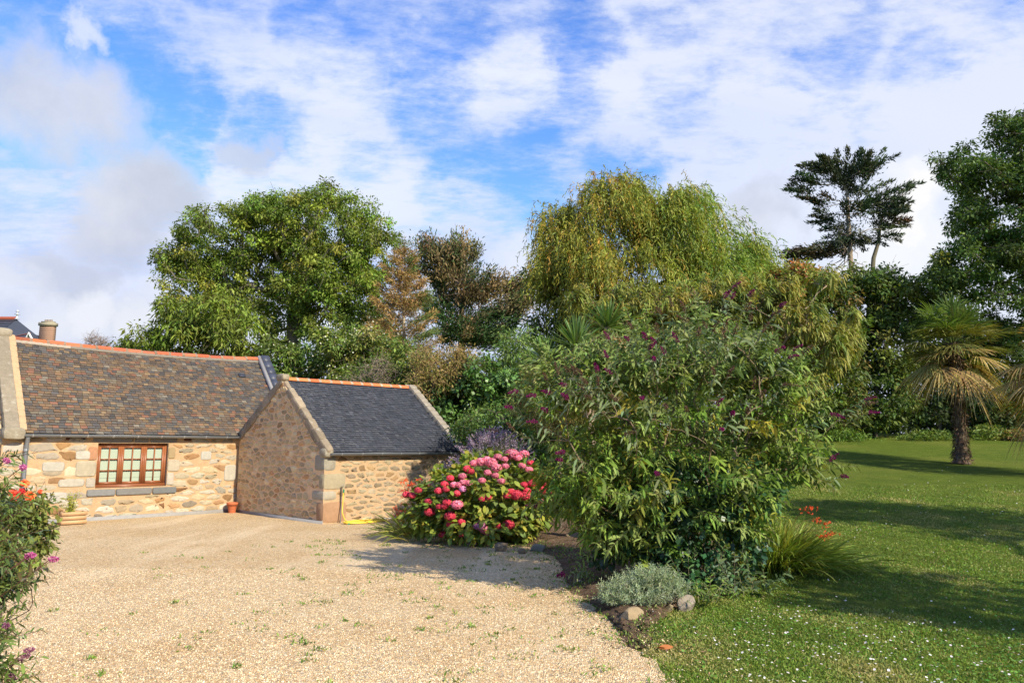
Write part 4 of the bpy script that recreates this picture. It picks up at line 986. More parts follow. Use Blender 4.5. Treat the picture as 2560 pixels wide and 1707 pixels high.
def brown_pine():
    Y = 33; base = base_at(1005, Y, .3); rg = np.random.default_rng(108); top = at(1012, 592, Y)
    root = thing('dying_conifer', 'pointed conifer with rusty brown needles and bare ribs behind the shed', 'tree', base)
    g = Geo(); q = np.linspace(0, 1, 14)[:, None]; st = base*(1-q)+top*q+rg.normal(0, .03, (14, 3)); g.tube(st, np.linspace(.17, .012, 14), 8, (.42, .35, .25)); P, D, C = [], [], []
    Hh = top[2]-base[2]; z0 = at(0, 1000, Y)[2]; z = z0
    while z < top[2]-.25:
        f = (z-z0)/(top[2]-z0); R_ = 2.25*(1-f)**.75*(.75+.5*rg.random())+.12
        if f < .12: R_ *= .85
        for a in np.arange(rg.integers(5, 8))*1.0:
            th = a*6.283/6+rg.normal(0, .3); L = R_*rg.uniform(.65, 1.15); t = np.linspace(0, 1, 9)
            o = np.array([math.cos(th), math.sin(th), 0]); b0 = base+(top-base)*((z-base[2])/Hh)
            pts = b0+np.outer(t, o)*L+np.outer(-.30*np.sin(t*2.2)*.9+.42*t*t, Z_)*L*.8
            g.tube(pts, np.linspace(.022, .006, 9), 4, (.36, .30, .22), False)
            right = o[0] > .45; dense = (a % 2 == 0) or f > .55
            nn = int(rg.integers(140, 330)*L/1.4*(1.2 if dense else .55)) if f < .93 else 26
            s = rg.beta(3.2, 1.3, nn); s = np.where(rg.random(nn) < .25, rg.random(nn), s)
            pp = np.stack([np.interp(s, t, pts[:, i]) for i in range(3)], 1); pp += rg.normal(0, .10, (nn, 3))*np.array([1, 1, .55])
            dd = o*.8+rg.normal(0, .5, (nn, 3))+[0, 0, .45]
            green = (right and rg.random() < .45) or f > .93 or (f < .2 and rg.random() < .2)
            cc = pal(rg, nn, [(.085, .13, .035), (.11, .14, .04)] if green else [(.30, .19, .07), (.26, .15, .06), (.22, .145, .055), (.34, .225, .09), (.17, .15, .05)], None, .16)
            P.append(pp); D.append(dd); C.append(cc)
        z += rg.uniform(.18, .30)
    g.build('trunk', M_BARK, root, True); P, D, C = map(np.concatenate, (P, D, C)); n = len(P)
    g = Geo(); leaves(g, P, D, rg.normal(size=(n, 3)), rg.uniform(.13, .25, n), rg.uniform(.02, .034, n), C, 1, .1); g.build('crown', M_NEEDLE, root)
brown_pine()

# --- hedge of separate shrubs behind the shed, left to right
HEDGE = [  # name, label, base px, Y, lobes, clumps, leaves, rc, L, W, palette, group
    ('elder_bush', 'green elder bush with tiny pale blossoms behind the right end of the cottage roof', 790, 27, [(760, 920, 95, 55), (690, 900, 60, 45), (840, 900, 70, 60), (720, 960, 90, 40)], 120, 95, .40, .15, .065, [(0.091, 0.134, 0.024), (0.122, 0.165, 0.030), (0.073, 0.116, 0.024)]),
    ('privet_bush', 'tall loose green bush below the ash tree with scattered pale blossoms', 880, 26, [(880, 890, 75, 65), (940, 880, 60, 60), (850, 840, 40, 36), (900, 970, 110, 50)], 130, 95, .40, .14, .06, [(0.104, 0.140, 0.027), (0.134, 0.171, 0.032), (0.079, 0.116, 0.024), (0.183, 0.177, 0.061)]),
    ('thicket_bush', 'dense mid green thicket behind the orange shed ridge', 980, 24.5, [(960, 950, 100, 55), (1040, 940, 80, 60), (900, 990, 80, 45), (1100, 980, 60, 50), (1010, 900, 60, 36)], 150, 95, .38, .13, .058, [(0.085, 0.128, 0.024), (0.116, 0.159, 0.030), (0.067, 0.104, 0.022)]),
    ('ivy_bush', 'dark glossy ivy covered bush behind the far gable of the shed', 1160, 23, [(1130, 990, 85, 60), (1180, 950, 80, 60), (1210, 1040, 70, 60), (1130, 1060, 60, 50), (1250, 980, 60, 60)], 190, 95, .34, .12, .085, [(0.061, 0.116, 0.027), (0.079, 0.146, 0.032), (0.043, 0.085, 0.022)]),
    ('feathery_tree', 'young feathery light green tree standing between brown cypress and cabbage palm', 1290, 24, [(1290, 880, 46, 75), (1270, 960, 55, 60), (1330, 940, 45, 70), (1300, 1020, 70, 50), (1250, 1000, 50, 60)], 150, 95, .36, .14, .042, [(0.098, 0.159, 0.037), (0.122, 0.189, 0.043), (0.073, 0.122, 0.030)]),
    ('laurel_bush', 'plain dark green bush standing behind the butterfly bush and the lavender', 1450, 20.5, [(1420, 1060, 90, 60), (1520, 1030, 100, 80), (1640, 1030, 110, 90), (1780, 1040, 110, 90), (1860, 1060, 60, 60)], 220, 85, .36, .13, .06, [(0.073, 0.116, 0.027), (0.098, 0.140, 0.030)]),
    ('spindle_bush', 'low dark bush filling the gap behind the lavender', 1260, 19.5, [(1240, 1060, 80, 45), (1320, 1050, 60, 50), (1180, 1075, 50, 36), (1300, 1120, 90, 50), (1390, 1110, 90, 60)], 170, 85, .30, .10, .05, [(0.061, 0.104, 0.024), (0.079, 0.128, 0.027)]),
]
def hedge():
    for k, (nm, lab, px, Y, lbs, ncl, nl, rc, L, W, cols) in enumerate(HEDGE):
        lb = [lobe(a, b, Y, c, d_, 1.2) for a, b, c, d_ in lbs]
        def blossoms(g, rg, tips, d, k=k):
            if k > 1: return
            m = 320; i = rg.integers(0, len(tips), m); P = tips[i]+unit(rg.normal(size=(m, 3))+[0, -.6, .5])*.42
            leaves(g, P, rg.normal(size=(m, 3)), np.tile([0, -.6, .6], (m, 1))+rg.normal(0, .3, (m, 3)), .07, .06, pal(rg, m, [(.45, .44, .34)], None, .1))
        tree(nm, lab, 'bush' if 'bush' in nm else 'tree', base_at(px, Y, 0), at(px, 1010, Y), lb, 200+k, ncl, nl, rc, L, W, cols, None, group='shrubs and trees behind the shed', r_tip=.010, r_max=.11, droop=.25, step=.4, extra=blossoms,
             mat=M_GLOSSLEAF if nm == 'ivy_bush' else M_LEAF, crownname='foliage', trunkname='stems')
    # bare twiggy shrubs
    for nm, lab, px, Y, lbs, n, c1, leafn, cc in (
        ('bare_shrub', 'grey leafless twiggy shrub among the green bushes above the shed gable', 925, 23.5, [(930, 960, 60, 50), (900, 990, 50, 30), (960, 930, 40, 36)], 130, (.25, .20, .15), 6, [(.10, .12, .03)]),
        ('dry_bramble', 'dry golden bramble with thin arching stems right of the orange ridge', 1110, 22.5, [(1100, 920, 85, 40), (1060, 890, 50, 26), (1150, 900, 50, 30), (1080, 960, 80, 40)], 170, (.36, .25, .12), 34, [(.26, .20, .06), (.20, .17, .05), (.15, .15, .04)])):
        rg = np.random.default_rng(230+px); base = base_at(px, Y, 0); root = thing(nm, lab, 'shrub', base, 'shrubs and trees behind the shed')
        lb = [lobe(a, b, Y, c, d_, .8) for a, b, c, d_ in lbs]; tips, d, _ = sample(rg, lb, n, .2); nodes, par, _ = skeleton(base, at(px, 1010, Y), tips, rg, .10, .35)
        g = Geo(); limbs(g, nodes, par, .009, .07, c1, rg); twigs(g, tips, None, c1, rg, 5, .38, .007); g.build('stems', M_BARK, root, True)
        g = Geo(); clumps(g, rg, tips, leafn, .36, .09, .03, cc); g.build('foliage', M_LEAF, root)
hedge()
# --- dark screen at the far end of the lawn
SCREEN = [
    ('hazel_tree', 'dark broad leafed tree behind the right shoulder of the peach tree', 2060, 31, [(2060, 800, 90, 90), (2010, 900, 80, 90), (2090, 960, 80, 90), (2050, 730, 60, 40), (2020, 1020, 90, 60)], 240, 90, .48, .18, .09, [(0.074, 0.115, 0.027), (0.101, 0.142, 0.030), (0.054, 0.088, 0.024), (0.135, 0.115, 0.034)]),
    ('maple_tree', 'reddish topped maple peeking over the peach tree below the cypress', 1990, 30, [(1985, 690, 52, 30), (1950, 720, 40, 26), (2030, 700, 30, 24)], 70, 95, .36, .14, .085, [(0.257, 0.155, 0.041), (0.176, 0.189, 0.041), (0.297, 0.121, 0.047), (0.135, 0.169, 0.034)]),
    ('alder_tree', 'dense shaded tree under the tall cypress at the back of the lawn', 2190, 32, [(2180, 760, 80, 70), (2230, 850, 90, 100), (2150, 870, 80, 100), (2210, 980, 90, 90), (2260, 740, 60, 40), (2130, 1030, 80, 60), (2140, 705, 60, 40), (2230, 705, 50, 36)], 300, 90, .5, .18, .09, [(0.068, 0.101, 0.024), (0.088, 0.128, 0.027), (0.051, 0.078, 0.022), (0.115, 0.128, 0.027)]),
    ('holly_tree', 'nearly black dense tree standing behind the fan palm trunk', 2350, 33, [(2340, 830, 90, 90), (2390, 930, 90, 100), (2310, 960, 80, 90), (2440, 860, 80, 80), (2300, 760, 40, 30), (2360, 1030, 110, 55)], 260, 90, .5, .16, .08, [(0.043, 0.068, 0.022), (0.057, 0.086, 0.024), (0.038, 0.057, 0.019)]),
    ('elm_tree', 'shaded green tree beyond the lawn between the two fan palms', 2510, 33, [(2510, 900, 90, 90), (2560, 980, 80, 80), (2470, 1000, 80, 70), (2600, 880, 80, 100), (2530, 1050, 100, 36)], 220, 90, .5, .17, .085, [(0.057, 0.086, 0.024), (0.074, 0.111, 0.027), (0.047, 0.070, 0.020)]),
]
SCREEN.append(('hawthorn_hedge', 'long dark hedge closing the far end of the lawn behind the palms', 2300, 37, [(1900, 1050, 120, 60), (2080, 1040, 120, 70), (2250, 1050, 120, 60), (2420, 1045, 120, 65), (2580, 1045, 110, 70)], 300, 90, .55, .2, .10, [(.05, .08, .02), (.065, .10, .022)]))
SCREEN.append(('beech_tree', 'mid green tree filling the gap between willow and butterfly bush', 1700, 28, [(1560, 900, 110, 80), (1700, 890, 120, 90), (1840, 900, 110, 90), (1640, 1000, 150, 60), (1800, 1010, 130, 60)], 240, 90, .48, .17, .08, [(.075, .11, .022), (.095, .13, .025)]))
def screen():
    for k, (nm, lab, px, Y, lbs, ncl, nl, rc, L, W, cols) in enumerate(SCREEN):
        lb = [lobe(a, b, Y, c, d_, 1.5) for a, b, c, d_ in lbs]
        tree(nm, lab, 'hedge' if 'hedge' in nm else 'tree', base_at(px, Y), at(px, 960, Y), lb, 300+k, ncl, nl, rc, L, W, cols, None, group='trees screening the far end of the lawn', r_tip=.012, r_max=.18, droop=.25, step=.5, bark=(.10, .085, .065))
    # low growth along the lawn edge
    for k, (px, Y, w, h, cols, lab) in enumerate(((2110, 30.2, 60, 14, [(.09, .15, .025)], 'pale green low fern clump at the far lawn edge under the alder'), (2330, 30.6, 75, 12, [(.08, .13, .025), (.11, .15, .03)], 'low bright weed clump left of the palm trunk at the far lawn edge'),
                                     (2470, 30.8, 55, 18, [(.10, .15, .03), (.13, .16, .03)], 'taller sunlit weed clump just right of the palm trunk'), (2545, 30.5, 40, 14, [(.22, .12, .05), (.12, .13, .03)], 'reddish bracken clump at the far lawn edge by the right side'))):
        rg = np.random.default_rng(340+k); b = base_at(px, Y); root = thing('weed_clump', lab, 'plant', b, 'low plants along the far lawn edge')
        n = 900; x = rg.normal(0, w*Y/F*.5, n); P = b+np.stack([x, rg.normal(0, .4, n), rg.random(n)*h*2*Y/F*np.exp(-(x/(w*Y/F))**2)], 1); D = rg.normal(0, .6, (n, 3))+[0, 0, .6]
        g = Geo(); leaves(g, P, D, rg.normal(size=(n, 3)), rg.uniform(.12, .26, n), rg.uniform(.035, .07, n), pal(rg, n, cols, None, .2), 1, .3); g.build('foliage', M_LEAF, root)
screen()

# --- fan palms
def palm(px, Y, crown_top_px, label, seed, name='fan_palm', nf=78, lean=.02, brown=.24):
    rg = np.random.default_rng(seed); b = base_at(px, Y); root = thing(name, label, 'palm tree', b, 'fan palms on the lawn'); htr = at(px, crown_top_px+165, Y)[2]-b[2]
    g = Geo(); n = 60; t = np.linspace(0, 1, n); P = b+np.stack([lean*htr*t+.05*np.sin(t*4), 0*t, t*htr], 1)
    r = .14+.11*np.exp(-t*12)+.012*np.sin(t*170)+.04*smoothstep(t, .3, .8); g.tube(P, r, 14, np.stack([pal(rg, 1, [(.15, .105, .07), (.11, .075, .05), (.19, .145, .10)], None, .15)[0] for _ in range((n-1)*14)]), False)
    m = 1500; tt = rg.random(m); a = rg.uniform(0, 6.28, m); rr = np.interp(tt, t, r); Q = np.stack([np.interp(tt, t, P[:, i]) for i in range(3)], 1)+np.stack([np.cos(a)*rr, np.sin(a)*rr, 0*a], 1)
    leaves(g, Q, np.stack([np.cos(a)*.5, np.sin(a)*.5, rg.normal(-.2, .7, m)], 1), rg.normal(size=(m, 3)), rg.uniform(.06, .2, m), rg.uniform(.015, .04, m), pal(rg, m, [(.13, .09, .055), (.20, .14, .085), (.08, .055, .035)], None, .2), 1, .3)
    g.build('trunk', M_BARK, root)
    head = P[-1]
    for k in range(nf):
        f = (k+.5)/nf; el = R(82-f*130+rg.normal(0, 18)); az = k*2.399+rg.normal(0, .2)
        o = np.array([math.cos(az)*math.cos(el), math.sin(az)*math.cos(el), math.sin(el)]); lp = rg.uniform(.45, 1.15)*(1-.12*f); q = np.linspace(0, 1, 6)[:, None]
        pet = head-Z_*(.35*f)+o*lp*q-Z_*(.16*lp*q*q)
        g = Geo(); dry = rg.random() < float(smoothstep(f, .92-2*brown, 1.12-.4*brown)); col_p = (.12, .15, .04) if not dry else (.24, .17, .08); g.tube(pet, np.linspace(.016, .010, 6), 4, col_p, False)
        d = unit(pet[-1]-pet[-2]); side = unit(np.cross(d, Z_)+1e-4); upn = np.cross(side, d); hub = pet[-1]; ns = 27; ang = np.linspace(-1.6, 1.6, ns)+rg.normal(0, .035, ns)
        D = np.cos(ang)[:, None]*d+np.sin(ang)[:, None]*side+upn*(.18+.10*np.abs(np.sin(ang)))[:, None]
        Ls = rg.uniform(.82, 1.08)*(1-.22*np.abs(ang/1.55)**2)*rg.uniform(.92, 1.05, ns)
        if dry: C = pal(rg, ns, [(.28, .19, .07), (.22, .145, .06), (.19, .165, .05), (.36, .26, .10)], None, .14)
        elif f < .45: C = pal(rg, ns, [(.075, .12, .026), (.10, .145, .034)], None, .14)
        else: C = pal(rg, ns, [(.10, .13, .028), (.16, .16, .045), (.075, .11, .026)], None, .14)
        if not dry and f > .3:   # yellowing tips
            C = C*(1-.35)+np.array([.26, .20, .06])*.35*rg.uniform(.3, 1.4)
        leaves(g, np.repeat(hub[None], ns, 0), D, np.repeat(upn[None], ns, 0)+rg.normal(0, .15, (ns, 3)), Ls, .036, C, 4, rg.uniform(.06, .40)+rg.uniform(.0, .2, ns)+(.12 if dry else 0)+np.abs(ang)*.05)
        g.build('frond', M_LEAF, root)
    return root
palm(2400, 22, 692, 'fan palm with rough brown trunk standing on the lawn', 401)
palm(2668, 19, 745, 'fan palm at the right edge showing only brown drooping fronds', 402, nf=46, brown=.6)

# ------------------------------------------------------------------ flower bed and its plants
def bed():
    rg = np.random.default_rng(51); g = Geo(); e = np.array(EDGE)[4:]
    ys = np.interp(np.linspace(0, len(e)-1, 90), np.arange(len(e)), e[:, 1]); xs = np.interp(np.linspace(0, len(e)-1, 90), np.arange(len(e)), e[:, 0])
    inner = np.interp(ys, [6.6, 7.3, 8.1, 8.7, 9.4, 10.2, 14, 18.6], [1.16, 1.28, 1.70, 2.0, 2.5, 3.2, 3.2, 1.0]); ss = np.linspace(0, 1, 22)
    X = (xs-.10)[:, None]*(1-ss)+inner[:, None]*ss; Y = np.repeat(ys[:, None], 22, 1); Xr = X+rg.normal(0, .02, X.shape)
    hgt = .075*smoothstep(ss, .02, .25)[None]*smoothstep(1-ss, .0, .2)[None]*smoothstep(ys, 6.8, 8.0)[:, None]+.010
    Zv = zg(Xr, Y)+hgt*(1+.35*np.sin(Xr*9)*np.sin(Y*7))+rg.normal(0, .006, X.shape); V = np.stack([Xr, Y, Zv], -1).reshape(-1, 3)
    i, j = np.meshgrid(np.arange(89), np.arange(21), indexing='ij'); k = (i*22+j).ravel(); g.add(V, np.stack([k, k+22, k+23, k+1], 1)[:, ::-1], (.2, .14, .08))
    struct(g.build('flower_bed_soil', M_SOIL, smooth=True))
    # crumbs of earth and dry litter on the bed edge
    n = 5200; q = rg.random(n)*.75; yy = 6.4+q*11; xx = np.interp(yy, ys[::1] if ys[0] < ys[-1] else ys[::-1], xs if ys[0] < ys[-1] else xs[::-1])+rg.normal(.12, .28, n)
    P = np.stack([xx, yy, zg(xx, yy)+.012+.12*smoothstep(xx-edge_x(yy), .05, .45)*smoothstep(yy, 6.8, 8)], 1)
    leaves(g2 := Geo(), P, rg.normal(size=(n, 3))*[1, 1, .25], rg.normal(0, .4, (n, 3))+[0, 0, 1], rg.uniform(.012, .045, n), rg.uniform(.006, .018, n), pal(rg, n, [(.16, .10, .06), (.10, .065, .04), (.26, .18, .10), (.11, .15, .03)], [4, 3, 2, 1.6], .2))
    stuff(g2.build('leaf_litter', M_SOILBIT), 'brown crumbs and dry litter along the edge of the flower bed', 'litter')
bed()
def rock(px, py, w, h, d, c, label, seed, rot=0.):
    dr = ray(px, py); t = -H/dr[2]; p = dr*t; p[2] = zg(p[0], p[1])
    g = Geo(); a = np.array([math.cos(rot), math.sin(rot), .12*math.sin(seed)]); b = np.array([-math.sin(rot), math.cos(rot), 0])
    g.rock(np.array([p[0], p[1], p[2]+h*.35]), [a*w/2, b*d/2, Z_*h*.65], c, seed+20, 2.6, .05, 9, 13)
    o = g.build('rock', M_ROCK, None, False); tag(o, label, 'rock', 'stones edging the flower bed'); return o
rock(1575, 1555, .36, .14, .22, (.30, .225, .13), 'pale tan wedge shaped rock in front of the silvery plant', 1, .3)
rock(1716, 1528, .20, .16, .16, (.28, .235, .18), 'small grey rock at the right end of the soil mound by the lawn', 2, .8)
rock(1253, 1378, .30, .18, .2, (.17, .13, .085), 'rounded brown stone under the middle of the hydrangea', 3, .1)
rock(1345, 1378, .34, .16, .18, (.21, .185, .13), 'slanting grey flat stone at the bed edge right of the hydrangea', 4, -.4)
rock(1182, 1366, .22, .11, .16, (.15, .115, .075), 'low dark stone under the left half of the hydrangea', 5, .2)
rock(1306, 1384, .16, .10, .14, (.22, .165, .10), 'little tan stone between the two larger bed edge stones', 6, .5)
rock(1445, 1352, .5, .18, .25, (.26, .20, .13), 'long tan stone at the bed edge beside the butterfly bush shade', 7, .1)
rock(1672, 1530, .12, .10, .12, (.28, .22, .13), 'tiny tan stone half buried at the foot of the soil mound', 8, .1)
def fallen():
    dr = ray(1648, 1628); p = dr*(-H/dr[2]); p[2] = zg(p[0], p[1])+.03
    g = Geo(); leaves(g, p+np.array([[0, 0, 0], [-.03, .01, .005]]), np.array([[1, .35, .1], [.9, -.2, .05]]), np.array([[.2, -.6, 1.], [.1, .5, 1]]), [.14, .09], [.055, .04], [(.34, .12, .04), (.28, .10, .04)], 4, .1)
    tag(g.build('fallen_leaf', M_LEAF), 'curled rusty fallen leaf on the edge between gravel and lawn', 'leaf')
fallen()

def shoots(gl, gs, rg, P0, D0, Ln, nn, LL, LW, C, grav=.3, ldroop=.4, splay=.8, stem=(.2, .18, .1), rs=.004, segs=3, t0=.08, size_end=.55, pairs=True, cj=.12):
    """leafy shoots: opposite pairs of leaves along drooping stems"""
    m = len(P0); D0 = unit(D0); Ln = np.broadcast_to(np.asarray(Ln, float), (m,)); grav = np.broadcast_to(np.asarray(grav, float), (m,))
    t = np.linspace(t0, 1, nn)[None, :, None]
    Q = P0[:, None]+D0[:, None]*Ln[:, None, None]*t-Z_*(grav*Ln)[:, None, None]*t*t
    T = unit(D0[:, None]-Z_*2*grav[:, None, None]*t); S = unit(np.cross(T, Z_+0*T+rg.normal(0, .05, T.shape))); N = np.cross(S, T)
    a = (np.arange(nn)*math.pi/2*.9)[None, :, None]+rg.uniform(0, 6.28, (m, 1, 1))+rg.normal(0, .25, (m, nn, 1)); side = np.cos(a)*S+np.sin(a)*N
    for sg in ((1, -1) if pairs else (1,)):
        d = (T*.55+sg*side*splay).reshape(-1, 3)+rg.normal(0, .15, (m*nn, 3)); n = m*nn
        sc = (1-(1-size_end)*np.abs(t*1.5-.5)).reshape(1, -1)*np.ones((m, 1)); sc = np.clip(sc, .35, 1).ravel()*rg.uniform(.75, 1.2, n)*np.repeat(rg.uniform(.6, 1.25, m), nn)
        cc = np.repeat(C, nn, 0)*(1+rg.normal(0, cj, (n, 1)))*(1+rg.normal(0, cj*.3, (n, 3)))
        leaves(gl, Q.reshape(-1, 3), d, N.reshape(-1, 3)*.5+Z_*.55+rg.normal(0, .6, (n, 3)), LL*sc, LW*sc, cc, segs, ldroop*rg.uniform(.4, 1.5, n))
    if gs is not None:
        for i in range(m): gs.tube(np.concatenate([P0[i][None], Q[i][::max(1, nn//5)], Q[i][-1:]]), np.linspace(rs, rs*.4, 2+len(Q[i][::max(1, nn//5)])), 3, stem, False)
    return Q[:, -1], T[:, -1]

def spike(rg, p, d, L, w, cols, n=110):
    """one conical flower spike made of tiny florets"""
    g = Geo(); t = rg.random(n)**1.15; a = rg.uniform(0, 6.283, n); d = unit(d); s = unit(np.cross(d, [.3, .1, 1.])); u = np.cross(s, d)
    prof = np.clip(np.sin(np.pi*(.12+.86*t)), .05, 1)*w*.5*(1.15-.7*t); R_ = np.cos(a)[:, None]*s+np.sin(a)[:, None]*u
    P = p+d*(t*L)[:, None]-Z_*(.16*L*t*t)[:, None]+R_*(prof*rg.uniform(.6, 1.05, n))[:, None]
    leaves(g, P, R_+rg.normal(0, .5, (n, 3))+d*.3, rg.normal(size=(n, 3)), rg.uniform(.012, .024, n)*w/.05, rg.uniform(.010, .018, n)*w/.05, pal(rg, n, cols, None, .16))
    q = np.linspace(0, 1, 5)[:, None]; g.tube(p+d*L*q-Z_*.16*L*q*q, np.linspace(w*.16, w*.06, 5), 5, np.array(cols[0])*.8, False)
    return g

def buddleia():
    Y = 9.5; rg = np.random.default_rng(501); base = np.array([2.1, Y+.1, zg(2.1, Y+.1)])
    root = thing('butterfly_bush', 'huge arching butterfly bush with magenta flower spikes at the edge of gravel and lawn', 'bush', base)
    lb = [lobe(1690, 1000, Y, 300, 250, 1.15), lobe(1790, 870, Y, 170, 85, .8), lobe(1610, 900, Y, 150, 80, .8), lobe(1450, 940, Y, 130, 95, .9), lobe(1370, 960, Y-.2, 80, 60, .5), lobe(1930, 1010, Y, 120, 150, .9), lobe(1990, 1130, Y, 85, 90, .8), lobe(1690, 1200, Y-.3, 270, 120, 1.0),
          lobe(1480, 1150, Y, 130, 120, 1.0), lobe(1520, 1310, Y-.1, 80, 70, .6), lobe(1560, 1230, Y-.2, 200, 120, 1.0), lobe(1450, 1205, Y-.1, 110, 95, .7), lobe(1640, 1350, Y-.1, 150, 80, .8), lobe(1900, 900, Y, 90, 70, .8), lobe(1840, 1250, Y-.4, 120, 90, .7)]
    tips, d, li = sample(rg, lb, 1350, .50)
    # the magenta spikes stand where the photo has them; each gets a shoot of its own
    Z7 = [(610, 355), (720, 360), (815, 355), (870, 382), (990, 368), (830, 408), (920, 435), (600, 455), (860, 468), (545, 530), (625, 545), (210, 665), (285, 650), (375, 612), (385, 685), (270, 750), (215, 810), (80, 738), (365, 970), (350, 1020), (1205, 718), (1225, 850), (880, 1098),
          (1290, 80), (1285, 135), (1380, 118), (1555, 178), (1600, 455), (1625, 418), (1525, 428), (2015, 690), (2040, 760), (1830, 1025), (1890, 1108), (800, 680), (1830, 765), (210, 1270), (362, 1645), (1245, 130), (110, 640), (1290, 770)]
    ZB = [(1050, 270), (960, 190), (1030, 210), (740, 310), (1180, 325), (1250, 360), (1360, 210), (1500, 240), (1190, 560), (1260, 570), (1440, 680), (700, 880), (1380, 270), (900, 230), (440, 560), (340, 555), (280, 590), (480, 640), (560, 620), (1100, 350), (1670, 450), (2000, 730), (1360, 770), (1400, 640), (1040, 760), (20, 870), (100, 860),
          (470, 560), (400, 545), (1300, 340), (1240, 330), (880, 330), (1450, 330), (500, 610), (660, 700), (930, 740), (520, 690), (1150, 310), (1560, 610)]
    def spot(x, y):
        px, py = 1240+x/2.178, 680+y/2.178; u = (px-1690)/450; v = (py-1010)/400; q = max(0, 1-u*u-v*v)**.5
        return at(px, py, Y-.28-1.05*q)
    SP = np.array([spot(*p) for p in Z7]); SB = np.array([spot(*p) for p in ZB]); allp = np.concatenate([SP, SB]); ctr = np.array([2.1, Y+.6, 1.2])
    sd_ = unit(allp-ctr)*[1, .6, .6]+[0, 0, .25]; sd_ = unit(sd_)
    nodes, par, _ = skeleton(base, base+[0, 0, .45], np.concatenate([tips-unit(d+[0, 0, .4])*.32, allp-sd_*.34]), rg, .05, .4, 5, .10)
    g = Geo(); limbs(g, nodes, par, .0045, .07, (.20, .15, .09), rg, power=2.6)
    gl = Geo(); dd = unit(d*[1, 1, .6]+[0, 0, .5]+rg.normal(0, .25, d.shape)); m = len(tips)
    hgt = tips[:, 2]; yel = (rg.random(m) < .13*np.exp(-((hgt-1.8)/.7)**2)*2)
    C = pal(rg, m, [(.108, .165, .026), (.135, .19, .032), (.080, .130, .024), (.14, .175, .048)], None, .14)
    C[yel] = pal(rg, int(yel.sum()), [(.16, .16, .024), (.14, .155, .028), (.18, .165, .024)], None, .12)
    up = smoothstep(hgt, 2.0, 3.2)[:, None]; C = C*(1-.35*up)+np.array([.12, .145, .07])*.35*up
    ln = rg.uniform(.35, .62, m)
    shoots(gl, g, rg, tips-dd*.32, dd, ln, 11, .150, .040, C, .20, .36, .85, (.16, .14, .08), .0045)
    m2 = len(allp); C2 = pal(rg, m2, [(.12, .15, .075), (.10, .135, .055)], None, .12); shoots(gl, g, rg, allp-sd_*.36, sd_, .36, 7, .15, .032, C2, .05, .45, .8, (.18, .16, .10), .004)
    g.build('stems', M_BARK, root, True)
    gl.build('foliage', M_GREYLEAF, root)
    for i, p in enumerate(SP):
        spike(rg, p-sd_[i]*.03, sd_[i]+rg.normal(0, .25, 3)-[0, 0, .15], rg.uniform(.09, .16), rg.uniform(.036, .05), [(.17, .008, .085), (.23, .014, .12), (.10, .006, .05)]).build('flower_spike', M_PETAL, root)
    for i, p in enumerate(SB):
        k = i+len(SP); spike(rg, p, sd_[k]+rg.normal(0, .3, 3), rg.uniform(.12, .2), .045, [(.085, .045, .03), (.11, .06, .035), (.06, .03, .025)], 80).build('spent_flower_spike', M_LEAF, root)
buddleia()
def ivy():
    Y = 9.2; rg = np.random.default_rng(503); b = np.array([2.2, Y, zg(2.2, Y)])
    lb = [lobe(1700, 1230, Y, 170, 75, .7), lobe(1820, 1260, Y, 110, 80, .6), lobe(1620, 1200, Y+.1, 90, 60, .5), lobe(1760, 1340, Y-.1, 140, 80, .6), lobe(1880, 1220, Y, 60, 60, .5), lobe(1580, 1330, Y+.2, 120, 90, .6), lobe(1700, 1420, Y-.2, 120, 40, .4)]
    tree('ivy_mound', 'dark glossy ivy climbing through the foot of the butterfly bush', 'ivy', b, b+[0, 0, .7], lb, 504, 210, 42, .17, .065, .06, [(.030, .075, .026), (.04, .09, .03), (.024, .058, .022), (.06, .12, .03)], [4, 3, 3, 1.2], r_tip=.004, r_max=.05, mat=M_GLOSSLEAF, outw=True, step=.25, tw=1, crownname='foliage', trunkname='stems')
    # young grey green shoots and a light green clump at the foot
    root = thing('sapling_shoots', 'grey green young shoots standing in front of the ivy mound', 'plant', b+[-.1, -.6, 0]); g = Geo(); gl = Geo(); n = 34
    P = np.stack([at(1700, 0, 8.8)[0]+rg.uniform(-.3, .75, n), 8.8+rg.normal(0, .12, n), 0*rg.random(n)+.05], 1); D = rg.normal(0, .3, (n, 3))+[0, -.15, 1]
    shoots(gl, g, rg, P, D, rg.uniform(.3, .75, n), 8, .13, .035, pal(rg, n, [(.085, .125, .07), (.10, .15, .05), (.07, .11, .05)], None, .15), .15, .4, .8); g.build('stems', M_BARK, root); gl.build('foliage', M_GREYLEAF, root)
ivy()
